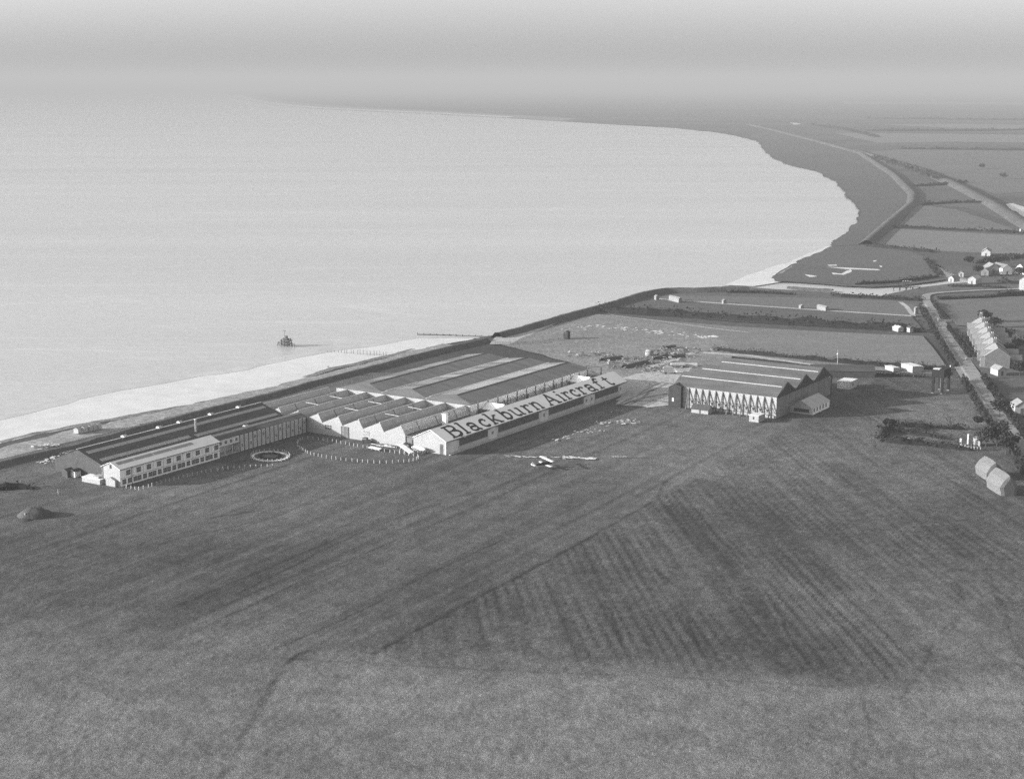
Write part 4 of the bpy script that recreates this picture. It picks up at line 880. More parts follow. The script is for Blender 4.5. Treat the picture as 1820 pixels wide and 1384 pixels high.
# --- buttressed hangar
hg = thing('hangar', 'three-bay hangar with raking buttresses along its lit side and dark gables', 'hangar', W(197.7, 0))
HY0, HY1 = -129.6, -87.6; HE, HP, BW = 8.0, 12.1, 17.9
part('side_wall', MB().box(0, .3, HY0, HY1, 0, HE - .1), 'white_sun_tone', hg)
part('far_wall', MB().box(53.4, 53.7, HY0, HY1, 0, HE - .1), 'asbestos', hg)
part('back_wall', MB().prism([(0, 0), (0, HE), (8.95, HP), (17.9, HE), (26.85, HP), (35.8, HE), (44.75, HP), (53.7, HE), (53.7, 0)], 'y', HY1 - .3, HY1 - .02), 'tarred', hg)
for b in range(3):
    x0 = BW * b; xr = x0 + BW/2; x1 = x0 + BW
    part('gable', MB().prism([(x0 + .05, HE - .35), (xr, HP + .25), (x1 - .05, HE - .35)], 'y', HY0 - .5, HY0 - .12), 'dark_gable', hg)
    part('roof_slope', MB().slab((x0 - .15, HY0 - .1, HE), (x0 - .15, HY1 + .2, HE), (xr, HY1 + .2, HP), (xr, HY0 - .1, HP), .12), 'hangar_roof', hg)
    part('roof_slope', MB().slab((x1 - .02, HY0 - .1, HE), (x1 - .02, HY1 + .2, HE), (xr + .01, HY1 + .2, HP), (xr + .01, HY0 - .1, HP), .12), 'hangar_roof', hg)
    f = .67; xx = x0 + f * BW/2; zz = HE + f * (HP - HE)
    for k in range(7):
        ya = HY0 + .6 + k * 5.85; d = .22
        part('rooflight', MB().slab((xx - d, ya, zz - d*.46 + .08), (xx - d, ya + 5.8, zz - d*.46 + .08), (xx + d, ya + 5.8, zz + d*.46 + .08), (xx + d, ya, zz + d*.46 + .08), .06), 'lit_sheet_bright', hg)
    if b: part('valley_gutter', MB().box(x0 - .4, x0 + .4, HY0, HY1, HE + .12, HE + .22), 'timber', hg)
# big sliding doors on the shaded end
nd = 18
for k in range(nd):
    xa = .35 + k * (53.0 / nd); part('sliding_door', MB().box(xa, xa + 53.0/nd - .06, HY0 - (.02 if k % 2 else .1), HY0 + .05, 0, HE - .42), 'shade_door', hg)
part('door_head', MB().box(-.1, 53.8, HY0 - .3, HY0 - .11, HE - .4, HE - .1), 'timber', hg)
but = MB()
me_p = MB().box(-.24, -.003, -.16, .16, 0, HE - .25).mesh('buttress_post', 'timber')
me_r = MB().bar((-.15, 0, HE - .5), (-2.7, 0, .25), .3).bar((-.15, 0, 3.9), (-1.5, 0, 3.9), .16).bar((-.15, 0, 1.4), (-2.25, 0, 1.4), .16).bar((-.15, 0, 3.9), (-2.3, 0, 1.4), .14).box(-3.0, -2.3, -.3, .3, 0, .35).mesh('buttress', 'timber')
for k in range(13):
    y = HY0 + 1.2 + k * 2.78 + .8
    link('buttress_post', me_p, hg, (0, y, 0)); link('buttress', me_r, hg, (0, y, 0))
part('wall_rail', MB().box(-.1, -.003, HY0, HY1, 1.9, 2.05), 'timber', hg)
me_w = MB().box(-.06, -.004, -.45, .45, 0, .8).mesh('window', 'glass_dark')
for k in range(12): link('window', me_w, hg, (0, HY0 + 3.4 + k*2.78, 2.3))
hx = thing('dark_annexe', 'tall dark boarded annexe at the left end of the buttressed hangar', 'outbuilding', W(196.5, -91.5))
part('wall', MB().prism([(-.2, 0), (-.2, 8.1), (2.4, 8.9), (5.0, 7.4), (5.0, 0)], 'x', -.6, 8), 'dark_gable', hx); part('window', MB().box(-.68, -.603, 2.7, 3.5, 2.2, 3.6), 'white_paint', hx)
part('roof', MB().slab((-.8, -.4, 8.15), (8.1, -.4, 8.15), (8.1, 2.4, 9.0), (-.8, 2.4, 9.0), .1).slab((-.8, 2.41, 9.0), (8.1, 2.41, 9.0), (8.1, 5.2, 7.4), (-.8, 5.2, 7.4), .1), 'tarred', hx)
hr = thing('end_annexe', 'narrow dark annexe closing the right-hand end of the hangar doors', 'outbuilding', W(251.6, -128.6))
part('wall', MB().box(0, 3.0, -.6, 9, 0, 7.0), 'tarred', hr); part('roof', MB().slab((-.1, -.8, 7.3), (3.2, -.8, 7.05), (3.2, 9.2, 7.05), (-.1, 9.2, 7.3), .1), 'tarred', hr)

# --- huts round the hangar
def gable_hut(name, label, cat, loc, L, Wd, h, hr_, wall, roof, rz=YAW, side_windows=0, open_front=False, gable=None):
    t = thing(name, label, cat, loc, rz)
    part('wall', MB().prism([(-Wd/2, 0), (-Wd/2, h), (0, hr_), (Wd/2, h), (Wd/2, 0)], 'x', .06, L), wall, t)
    part('gable_wall', MB().prism([(-Wd/2 - .02, 0), (-Wd/2 - .02, h), (0, hr_), (Wd/2 + .02, h), (Wd/2 + .02, 0)], 'x', 0, .057), gable or wall, t)
    e = .25; k = (hr_ - h) / (Wd/2)
    part('roof', MB().slab((-.3, -Wd/2 - e, h - e*k + .12), (L + .2, -Wd/2 - e, h - e*k + .12), (L + .2, 0, hr_ + .12), (-.3, 0, hr_ + .12), .1).slab((-.3, Wd/2 + e, h - e*k + .12), (L + .2, Wd/2 + e, h - e*k + .12), (L + .2, .01, hr_ + .12), (-.3, .01, hr_ + .12), .1), roof, t)
    kit = window_kit(1.1, 1.3, 2, 2)
    for j in range(side_windows): add_window(kit, t, (1.5 + j * (L - 2.2) / max(1, side_windows), -Wd/2, .9))
    if open_front: part('opening', MB().box(-.05, -.003, -Wd*.36, Wd*.3, .75, 2.0), 'dark_gable', t)
    else: part('door', MB().box(-.06, -.003, -.5, .5, 0, 2.0), 'dark_board', t)
    return t
gable_hut('club_hut', 'gabled hut with dark front opening and side windows before the hangar doors', 'hut', W(210.5, -134.0), 17, 9.2, 2.6, 5.0, 'white_shade_tone', 'asbestos', YAW, 5, True, 'white_sun_tone')
t = thing('white_hut', 'small boxy white hut with one dark window at the hangar corner', 'hut', W(188.0, -126.9))
part('wall', MB().box(0, 5, 0, 3.7, 0, 2.45), 'white_sun_tone', t); part('roof', MB().slab((-.2, -.2, 2.6), (5.2, -.2, 2.5), (5.2, 3.9, 2.5), (-.2, 3.9, 2.6), .12), 'pale_roof', t); part('window', MB().box(-.05, -.003, 1.7, 2.3, 1.0, 1.9), 'glass_dark', t)
t = thing('low_hut', 'low white hut with a dark pitched roof in front of the buttresses', 'hut', W(190.8, -105.5))
part('wall', MB().prism([(0, 0), (0, 1.5), (2.0, 3.0), (4.0, 1.5), (4.0, 0)], 'y', 0, 6.8), 'white_sun_tone', t)
part('roof', MB().slab((-.3, -.3, 1.45), (-.3, 7.1, 1.45), (2, 7.1, 3.1), (2, -.3, 3.1), .1).slab((4.3, -.3, 1.45), (4.3, 7.1, 1.45), (2.01, 7.1, 3.1), (2.01, -.3, 3.1), .1), 'tarred', t)
part('door', MB().box(-.05, -.003, 3.0, 3.6, 0, 1.4), 'dark_board', t)
t = thing('flat_hut', 'pale flat-roofed hut behind the right end of the hangar', 'hut', W(264.2, -133.0))
part('wall', MB().box(0, 8, 0, 5.2, 0, 3.0), 'asbestos', t); part('roof', MB().slab((-.3, -.3, 3.2), (8.3, -.3, 3.2), (8.3, 5.5, 3.05), (-.3, 5.5, 3.05), .12), 'pale_roof', t); part('window', MB().box(3, 4.2, -.05, -.003, 1, 2), 'glass_dark', t)
ls = gable_hut('long_store', 'long dark-roofed store shed behind the hangar with pale carts before it', 'shed', G(1552, 668), 26, 8, 2.6, 4.6, 'tarred', 'shed_roof', math.atan2((G(1483, 667) - G(1552, 668)).y, (G(1483, 667) - G(1552, 668)).x), 0)
# pale carts parked before the store
cart = thing('handcart', 'pale handcart, leftmost of the row before the dark store', 'cart', G(*QT(632, 262)), YAW + .2, 'pale carts before the dark store')
part('body', MB().box(-1.2, 1.2, -.8, .8, .7, 2.0).box(-1.0, .3, -.6, .6, 2.01, 2.5), 'white_paint', cart)
for x in (-.8, .8):
    for y in (-.85, .85): part('wheel', MB().lathe([(.45, -.06), (.45, .06)], 10, (x, y, .45), 'y'), 'tyre', cart)
part('handle', MB().bar((1.2, 0, .9), (2.2, 0, 1.2), .08), 'timber', cart)
for k, ((x, y), lb) in enumerate([((655, 262), 'pale handcart second from the left before the dark store'), ((695, 245), 'pale handcart standing a little back, third along the dark store'), ((750, 252), 'pale handcart near the middle of the dark store front'), ((798, 262), 'pale handcart right of the middle of the dark store front'), ((862, 258), 'pale handcart second from the right before the dark store'), ((908, 258), 'pale handcart at the right end of the dark store')]):
    dup(cart, G(*QT(x, y)), YAW + .2 + .5 * k, lb)
# water tower on legs
tw = thing('water_tower', 'dark water tank raised on tall legs by the road', 'water tower', W(275.2, -163.2), YAW)
for x in (0, 8.6):
    for y in (0, -3.6): part('leg', MB().bar((x, y, 0), (x, y, 6.4), .9), 'tank_black', tw)
part('tank', MB().box(-.4, 9.0, -4.2, .6, 6.41, 9.6), 'tank_black', tw); part('tank_lid', MB().box(.2, 3.0, -2.2, .4, 9.61, 9.9), 'white_paint', tw); part('hatch', MB().box(8.4, 8.9, -4.1, -3.7, 9.61, 10.3), 'white_paint', tw)
for a, b in (((0, 0, .5), (0, -3.6, 6.0)), ((0, -3.6, .5), (0, 0, 6.0)), ((8.6, 0, .5), (8.6, -3.6, 6)), ((0, 0, .5), (8.6, 0, 6)), ((0, -3.6, .5), (8.6, -3.6, 6))): part('brace', MB().bar(a, b, .1), 'dark_metal', tw)
part('riser_pipe', MB().bar((4.3, -1.8, 0), (4.3, -1.8, 6.4), .5), 'door_grey', tw)
for x in (0, 8.6):
    for y in (0, -3.6): part('footing', MB().box(x-.5, x+.5, y-.5, y+.5, 0, .4), 'door_grey', tw)
# mast with a white ball behind the hangar
ms = thing('windsock_mast', 'slender white mast with a ball near its top behind the hangar', 'mast', G(1488, 652))
part('pole', MB().bar((0, 0, 0), (0, 0, 7.6), .22, .12, 8), 'white_paint', ms); part('ball', MB().lathe([(.05, -.5), (.4, -.25), (.45, 0), (.4, .25), (.05, .5)], 10), 'white_paint', ms, (0, 0, 5.6), smooth=True)
# white store blocks by the far hedge
for (x, y, l, wd, h, lb) in ((*QT(1285, 210), 8, 5, 2.6, 'white block hut with dark window by the far hedge'), (*QT(1100, 205), 6, 3, 1.6, 'low pale stacked sheets left of the white block hut'), (*QT(1345, 208), 4, 3, 1.8, 'small white hut touching the right side of the white block hut')):
    t = thing('white_store', lb, 'hut', G(x, y), YAW + .95)
    part('wall', MB().box(-l/2, l/2, -wd/2, wd/2, 0, h), 'white_sun_tone', t); part('roof', MB().slab((-l/2-.2, -wd/2-.2, h+.15), (l/2+.2, -wd/2-.2, h+.15), (l/2+.2, wd/2+.2, h+.25), (-l/2-.2, wd/2+.2, h+.25), .12), 'pale_roof', t)
    part('window', MB().box(-1, 1, -wd/2-.05, -wd/2-.003, h*.3, h*.7), 'glass_dark', t)
hedge('ragged low hedge between the dark store and the water tower', [QT(950, 250), QT(1100, 258), QT(1260, 262), QT(1400, 270)], 2.0, 1.3, size=.35, gaps=.1)
t = thing('roadside_hut', 'small group hut with pale roof beside the road above the hangar field', 'hut', G(1595, 588), YAW + .9)
part('wall', MB().box(-3, 3, -1.5, 1.5, 0, 1.8), 'white_sun_tone', t); part('roof', MB().prism([(-1.7, 1.8), (0, 2.8), (1.7, 1.8)], 'x', -3.2, 3.2), 'asbestos', t)
t = thing('roadside_hut', 'narrow pale hut right of the small group hut by the road', 'hut', G(1617, 590), YAW + .9)
part('wall', MB().box(-1.5, 1.5, -1, 1, 0, 2.2), 'white_sun_tone', t); part('roof', MB().prism([(-1.2, 2.2), (0, 3.0), (1.2, 2.2)], 'x', -1.7, 1.7), 'tarred', t)
hedge('dark bushes among the small huts by the road', [(1585, 587), (1608, 588), (1636, 588)], 2.4, 1.6, size=.4, gaps=.15)

# --- terrace of houses
P0 = G(*Q7(758, 925)); P1 = G(*Q7(565, 515)); dv = (P1 - P0); HL = dv.length / 6; hz = math.atan2(dv.y, dv.x)
hs = thing('terrace_house', 'nearest house of the terrace, its shaded end gable bare', 'house', P0, hz, 'terrace houses along the village road')
part('wall', MB().prism([(0, 0), (0, 5.2), (-5.2, 8.8), (-10.4, 5.2), (-10.4, 0)], 'x', .02, HL - .02), 'brick_grey', hs)
part('roof', MB().slab((-.05, .35, 5.1), (HL - .1, .35, 5.1), (HL - .1, -5.2, 8.95), (-.05, -5.2, 8.95), .14).slab((-.05, -10.7, 5.1), (HL - .1, -10.7, 5.1), (HL - .1, -5.21, 8.95), (-.05, -5.21, 8.95), .14), 'slate_lit', hs)
by = MB().prism([(1.6, 0), (1.6, 5.0), (3.6, 7.4), (5.6, 5.0), (5.6, 0)], 'y', .01, 1.6); bay = part('bay', by, 'lit_sheet', hs)
link('bay_roof', MB().slab((1.3, -2.5, 4.8), (3.6, -2.5, 7.55), (3.6, 1.9, 7.55), (1.3, 1.9, 4.8), .12).slab((5.9, -2.5, 4.8), (3.61, -2.5, 7.55), (3.61, 1.9, 7.55), (5.9, 1.9, 4.8), .12).mesh('bay_roof', 'slate_lit'), bay)
for z in (1.0, 3.4): link('window', MB().box(2.6, 4.6, 1.58, 1.66, z, z + 1.4).mesh('window', 'glass_dark'), bay)
for x in (8.6, 12.2):
    for z in (1.0, 3.4): 
        wn = part('window', MB().box(x - .7, x + .7, .003, .05, z, z + 1.4), 'glass_dark', hs); link('frame', MB().box(x - .8, x + .8, .051, .1, z - .1, z).box(x - .05, x + .05, .051, .09, z, z + 1.4).mesh('frame', 'white_paint'), wn)
part('door', MB().box(6.5, 7.5, .003, .06, 0, 2.1), 'dark_board', hs)
cm = part('chimney', MB().box(HL - 1.2, HL - .1, -6.0, -4.4, 8.0, 10.6), 'brick_grey', hs)
for y in (-5.6, -4.9): link('chimney_pot', MB().lathe([(.2, 10.61), (.16, 11.3)], 8, (HL - .65, y, 0)).mesh('chimney_pot', 'asbestos'), cm)
part('party_wall', MB().prism([(.4, 5.3), (-5.2, 9.2), (-10.8, 5.3), (-10.8, 5.0), (-5.2, 8.9), (.4, 5.0)], 'x', HL - .09, HL + .09), 'tarred', hs)
part('rear_wing', MB().prism([(2.0, 0), (2.0, 3.6), (4.2, 5.4), (6.4, 3.6), (6.4, 0)], 'y', -15.5, -10.41), 'brick_grey', hs)
part('rear_roof', MB().slab((1.8, -15.7, 3.6), (4.2, -15.7, 5.6), (4.2, -10.4, 5.6), (1.8, -10.4, 3.6), .12).slab((6.6, -15.7, 3.6), (4.21, -15.7, 5.6), (4.21, -10.4, 5.6), (6.6, -10.4, 3.6), .12), 'slate_lit', hs)
tr = {hs: list(hs.children), bay: list(bay.children), cm: list(cm.children)}
for wn in hs.children: tr[wn] = list(wn.children)
for k, lb in enumerate(['second house of the terrace counting from the near end', 'third house of the terrace counting from the near end', 'fourth house from the near end, third from the far end', 'fifth house of the terrace, next to the far end', 'farthest house of the terrace, by the corner field']):
    dup(hs, P0 + dv * ((k + 1) / 6), hz, lb, None, tr)
# village cottages
COT = [((1690, 501), 6, 4, 2.4, 'white_sun_tone', 'slate', 'small white quay hut at the end of the creek', 'quay_hut'), ((1727, 505), 9, 5, 3.2, 'white_sun_tone', 'asbestos', 'bright white boathouse at the head of the creek basin', 'boathouse'),
       ((1708, 492), 4, 3, 2.4, 'white_sun_tone', 'slate_lit', 'tiny white hut on the inner quay', 'quay_hut'), ((1765, 487), 12, 7, 4, 'brick_grey', 'slate_lit', 'cottage with a long pale roof in the village', 'cottage'),
       ((1790, 488), 14, 7, 4, 'white_shade_tone', 'slate', 'pair of pale-walled cottages at the back of the village', 'cottage'), ((1812, 487), 10, 7, 4, 'white_shade_tone', 'slate', 'pale cottage at the right of the village', 'cottage'),
       ((1824, 516), 12, 9, 6, 'white_sun_tone', 'slate_lit', 'white house at the right edge beyond the thick hedge', 'house'), ((1752, 455), 14, 6, 3, 'asbestos', 'slate_lit', 'long pale barn beyond the village', 'barn'),
       ((1816, 735), 7, 5, 2.8, 'white_sun_tone', 'slate_lit', 'bright hut at the right edge by the lower road hedge', 'hut'), ((1781, 668), 6, 4, 2.6, 'white_sun_tone', 'slate_lit', 'white shed in the garden right of the terrace end', 'garden_shed'),
       ((1804, 605), 7, 4, 2.4, 'asbestos', 'slate_lit', 'pale garden shed behind the terrace', 'garden_shed'), ((1750, 490), 7, 5, 3, 'brick_grey', 'slate', 'small dark cottage beside the quay trees', 'cottage')]
for k, ((x, y), l, wd, h, wm, rm, lb, nm) in enumerate(COT):
    gable_hut(nm, lb, nm.replace('_', ' '), G(x, y), l, wd, h, h + wd * .34, wm, rm, YAW + (.3 * k % 1.5) - .4, 2)
for (x, y, lb) in ((1727, 507, ''), ):
    pass
# haystacks
def haystack(label, loc, L, Wd, he, hr_, rz, seed):
    t = thing('haystack', label, 'haystack', loc, rz); mb = MB(); n = 9; secs = [(-.5, .55), (-.47, .92), (-.25, 1), (0, 1.02), (.25, 1), (.47, .92), (.5, .55)]
    base = [(-.46, 0), (-.50, .55), (-.54, 1.0), (-.30, 1.45), (0, 1.75), (.30, 1.45), (.54, 1.0), (.50, .55), (.46, 0)]
    for fx, sc in secs:
        for y, z in base:
            zz = z * he if z <= 1 else he + (z - 1) / .75 * (hr_ - he)
            j = mn.noise((fx * 5 + seed, y * 4, z * 3)) * .25; mb.v.append((fx * L * (1 + .02*j), y * Wd * sc + j, zz * (1 if z <= 1 else .6 + .4*sc) + j * (z > 0)))
    mb.f = [(i*n+k, i*n+k+1, (i+1)*n+k+1, (i+1)*n+k) for i in range(len(secs)-1) for k in range(n-1)] + [tuple(range(n)), tuple(range((len(secs)-1)*n + n - 1, (len(secs)-1)*n - 1, -1))]
    st_ = part('stack', mb, 'thatch', t, smooth=False); pass
    tb = MB(); rd = random.Random(seed)
    for _ in range(160):
        x = rd.uniform(-.47, .47) * L; f = rd.uniform(-1, 1); y = f * .5 * Wd; z = he + (1 - abs(f)) * (hr_ - he); tb.bar((x, y, z), (x + rd.uniform(-.3, .3), y * 1.1, z - .35), .06, .03, 3)
    part('loose_straw', tb, 'thatch', t)
    return t
ha = math.atan2(.995, -.1)
haystack('gabled pale haystack by the road hedge, the one farther from the camera', G(*Q8(1368, 925)), 9.5, 5.6, 2.3, 5.9, ha, 1.0)
haystack('gabled pale haystack in front, nearest to the lower right of the field', G(*Q8(1508, 1085)), 11.0, 5.6, 2.5, 6.3, ha, 5.0)
# white sheds and gate posts at the garden's right end
for (x, y, wd, h, lb) in ((1132, 562, .5, 3.4, 'tall white post at the right end of the garden'), (1052, 575, .6, 2.2, 'short white post left of the tall white post')):
    t = thing('white_post', lb, 'post', G(*Q8(x, y)), YAW); part('shaft', MB().box(-wd/2, wd/2, -wd/2, wd/2, 0, h), 'white_paint', t); part('cap', MB().box(-wd*.6, wd*.6, -wd*.6, wd*.6, h + .005, h + .2), 'white_paint', t)
t = thing('garden_hut', 'small white privy-like hut by the dark garden trees', 'hut', G(*Q8(1240, 570)), YAW)
part('wall', MB().box(-1.2, 1.2, -1.2, 1.2, 0, 2.6), 'white_sun_tone', t); part('roof', MB().prism([(-1.4, 2.6), (0, 3.6), (1.4, 2.6)], 'x', -1.4, 1.4), 'slate', t); part('door', MB().box(-1.26, -1.203, -.4, .4, 0, 1.9), 'dark_board', t)
t = thing('garden_fence', 'short white fence run below the tall white garden post', 'fence', G(*Q8(1165, 620)), YAW - 1.2)
for k in range(7): part('picket', MB().box(-3 + k, -2.75 + k, -.05, .05, 0, 1.5 + .2 * (k % 2)), 'white_paint', t)
part('rail', MB().box(-3, 3.25, .055, .1, .9, 1.05), 'white_paint', t)
t = thing('garden_bench', 'small white slab lying inside the enclosed garden', 'bench', G(*Q8(475, 515)), YAW + .6); part('seat', MB().box(-1.3, 1.3, -.4, .4, .4, .5), 'white_paint', t); part('leg', MB().box(-1.2, -1.0, -.3, .3, 0, .395), 'white_paint', t); part('leg', MB().box(1.0, 1.2, -.3, .3, 0, .395), 'white_paint', t)

# --- biplane
wing_dir = math.atan2(-.86, -.51); PB = W(90.0, -96.4)
bp = thing('biplane', 'silver biplane standing on the grass before the lettered building', 'aircraft', PB, YAW + math.atan2(-.51, .86))
def aero(mb, x0, y0, y1, z0, z1, ch, th, tip=.35):
    for ya, yb in ((y0, y1),):
        secs = [(ya, .55, z0), (ya + tip, 1, z0 + (z1-z0)*.08), (yb - tip, 1, z1 - (z1-z0)*.08), (yb, .55, z1)]
        i = len(mb.v); pr = [(-.5, 0), (-.3, .6), (0, .9), (.3, .8), (.47, .25), (.5, 0), (.3, -.15), (-.2, -.2)]
        for y, c, z in secs: mb.v += [(x0 + px * ch * c, y, z + pz * th * c) for px, pz in pr]
        n = len(pr)
        mb.f += [(i+j*n+k, i+j*n+(k+1) % n, i+(j+1)*n+(k+1) % n, i+(j+1)*n+k) for j in range(3) for k in range(n)] + [tuple(i+k for k in range(n)), tuple(i+3*n+k for k in reversed(range(n)))]
    return mb
part('upper_wing', aero(MB(), .55, -4.2, 4.2, 2.75, 2.75, 1.45, .14), 'fabric_silver', bp, smooth=True)
part('lower_wing', aero(MB(), .15, .35, 4.0, .95, 1.15, 1.4, .13), 'fabric_silver', bp, smooth=True); part('lower_wing', aero(MB(), .15, -4.0, -.35, 1.15, .95, 1.4, .13), 'fabric_silver', bp, smooth=True)
fz = MB(); secs = [(2.2, .28, 1.35, .3), (1.6, .42, 1.35, .45), (.6, .45, 1.4, .52), (-.6, .43, 1.4, .55), (-1.6, .36, 1.35, .45), (-3.2, .2, 1.25, .28), (-4.6, .08, 1.2, .16)]
for x, wy, zc, hz_ in secs: fz.v += [(x, wy * math.cos(2*math.pi*k/10), zc + hz_ * math.sin(2*math.pi*k/10)) for k in range(10)]
fz.f = [(j*10+k, j*10+(k+1) % 10, (j+1)*10+(k+1) % 10, (j+1)*10+k) for j in range(6) for k in range(10)] + [tuple(range(10)), tuple(range(69, 59, -1))]
part('fuselage', fz, 'letter_black', bp, smooth=True)
part('tailplane', aero(MB(), -4.3, -1.4, 1.4, 1.35, 1.35, 1.1, .08, .4), 'fabric_silver', bp, smooth=True)
part('fin', MB().prism([(-4.9, 1.2), (-3.7, 1.3), (-4.2, 2.0), (-4.6, 2.3), (-5.0, 2.1)], 'y', -.04, .04), 'fabric_silver', bp)
for y in (-2.9, 2.9, -.5, .5):
    for dx in (-.3, .45): part('strut', MB().bar((.15 + dx, y, 1.05 if abs(y) > 1 else 1.7), (.55 + dx, y, 2.74), .07), 'timber', bp)
for y in (-.8, .8):
    wl = part('wheel', MB().lathe([(.1, -.07), (.34, -.06), (.36, 0), (.34, .06), (.1, .07)], 14, (1.0, y, .36), 'y'), 'tyre', bp)
    part('landing_leg', MB().bar((.9, y * .45, 1.0), (1.0, y * .9, .38), .07), 'dark_metal', bp)
part('axle', MB().bar((1.0, -.8, .36), (1.0, .8, .36), .06), 'dark_metal', bp)
part('tail_skid', MB().bar((-4.3, 0, 1.1), (-4.6, 0, .02), .07), 'timber', bp)
part('propeller', MB().prism([(-.09, -1.0), (.02, -1.05), (.09, -.5), (.06, 0), (.09, .5), (-.02, 1.05), (-.09, 1.0), (-.06, 0)], 'x', 2.22, 2.3), 'timber', bp, (0, 0, 1.35), 0)
part('spinner', MB().lathe([(.2, 0), (.14, .2), (.02, .32)], 10, (2.2, 0, 1.35), 'x'), 'dark_metal', bp)
for x in (-.2, -1.05): part('windscreen', MB().box(x, x + .05, -.25, .25, 1.93, 2.15), 'glass_dark', bp)

# --- people
def person(label, loc, top, rz=0.0, sit=False):
    me = bpy.data.meshes.new('person')
    J = dict(pelvis=(0, 0, .92), chest=(0, 0, 1.32), neck=(0, 0, 1.52), head=(0, .02, 1.66), lh=(.10, 0, .88), lk=(.11, .05, .48), la=(.12, 0, .08), lt=(.12, .14, .03), rh=(-.10, 0, .88), rk=(-.11, -.03, .48), ra=(-.12, -.12, .08), rt=(-.12, .02, .03), ls=(.20, 0, 1.42), le=(.27, -.03, 1.14), lw=(.25, .08, .90), lf=(.25, .12, .80), rs=(-.20, 0, 1.42), re=(-.27, -.03, 1.14), rw=(-.25, .08, .90), rf=(-.25, .12, .80))
    E_ = [('pelvis', 'chest'), ('chest', 'neck'), ('neck', 'head'), ('pelvis', 'lh'), ('lh', 'lk'), ('lk', 'la'), ('la', 'lt'), ('pelvis', 'rh'), ('rh', 'rk'), ('rk', 'ra'), ('ra', 'rt'), ('chest', 'ls'), ('ls', 'le'), ('le', 'lw'), ('lw', 'lf'), ('chest', 'rs'), ('rs', 're'), ('re', 'rw'), ('rw', 'rf')]
    rad = dict(pelvis=.15, chest=.17, neck=.065, head=.11, lh=.10, lk=.065, la=.045, lt=.04, rh=.10, rk=.065, ra=.045, rt=.04, ls=.07, le=.05, lw=.035, lf=.04, rs=.07, re=.05, rw=.035, rf=.04)
    ks = list(J); me.from_pydata([J[k] for k in ks], [(ks.index(a), ks.index(b)) for a, b in E_], []); me.materials.append(MATS[top])
    o = link('person', me, None, loc, rz); sk = o.modifiers.new('skin', 'SKIN'); sd = o.modifiers.new('sub', 'SUBSURF'); sd.levels = 1; sd.render_levels = 1
    for i, k in enumerate(ks): me.skin_vertices[0].data[i].radius = (rad[k], rad[k]); 
    me.skin_vertices[0].data[0].use_root = True
    tag(o, label, 'person')
    hat = part('hat', MB().lathe([(.16, 0), (.16, .02), (.10, .03), (.09, .11), (.03, .13)], 10), 'cloth_dark', o, (0, .02, 1.74))
    return o
person('person in dark clothes standing on the pale yard between the buildings', G(1154, 687.5), 'cloth_dark', 1.2)
person('person in pale coat walking on the grass below the lean-to store', G(*Q1(450, 1032)), 'white_paint', .4)
person('person in a pale coat standing beside the earth mound', G(*Q1(195, 1218)), 'white_paint', 2.0)

# --- white posts round the lawns
post_me = MB().box(-.1, .1, -.1, .1, -.25, .82).mesh('white_post', 'post_paint')
post_cap = MB().prism([(-.13, .821), (0, .95), (.13, .821)], 'y', -.13, .13).mesh('post_cap', 'post_paint')
def post_row(pts, spacing, label, group, closed=False, skip=()):
    P = [G(*p) for p in pts]; acc = 0.0; nxt = 0.0; n = 0
    for a, b in zip(P, P[1:] + (P[:1] if closed else [])):
        L = (b - a).length
        while nxt <= acc + L:
            p = a.lerp(b, (nxt - acc) / L) + Vector((random.gauss(0, .08), random.gauss(0, .08), 0)); n += 1; nxt += spacing * random.uniform(.93, 1.07)
            if n in skip: continue
            o = link('white_post', post_me, None, p, YAW + random.gauss(0, .1)); tag(o, label, 'post', group); o.rotation_euler.x = random.gauss(0, .03); link('post_cap', post_cap, o)
        acc += L
ring = [Q2(*p) for p in [(735, 878), (760, 866), (800, 862), (880, 868), (960, 880), (1030, 890), (1060, 895), (1130, 908), (1210, 925), (1285, 938), (1350, 952), (1430, 968), (1470, 972), (1530, 980), (1600, 990), (1680, 1002), (1738, 1015), (1742, 1030), (1705, 1046), (1665, 1055), (1600, 1062), (1520, 1066), (1385, 1068), (1290, 1062), (1190, 1053), (1065, 1040), (985, 1027), (910, 1013), (845, 999), (797, 982), (752, 957), (720, 932), (708, 908), (716, 890)]]
post_row(ring, 1.95, 'white post in the big ring round the lawn before the toothed factory', 'posts round the big lawn', True)
oval = [(480 + 165 * math.cos(R(a)), 1012 + 46 * math.sin(R(a))) for a in range(0, 360, 10)]
post_row([Q2(*p) for p in oval], 1.6, 'white post round the small oval flower bed', 'posts round the oval bed', True)
post_row([Q1(975, 982), Q1(1018, 990), Q1(1063, 999), Q1(1098, 990), Q1(1165, 970), Q1(1232, 950), Q1(1300, 932), Q1(1370, 915), Q1(1440, 898), Q1(1515, 880), Q1(1590, 862), Q1(1680, 850), Q1(1760, 842), Q2(20, 1135), Q2(70, 1120), Q2(165, 1114), Q2(310, 1107), Q2(420, 1102), Q2(530, 1098)], 1.75, 'white post in the long line below the office front', 'posts below the office')
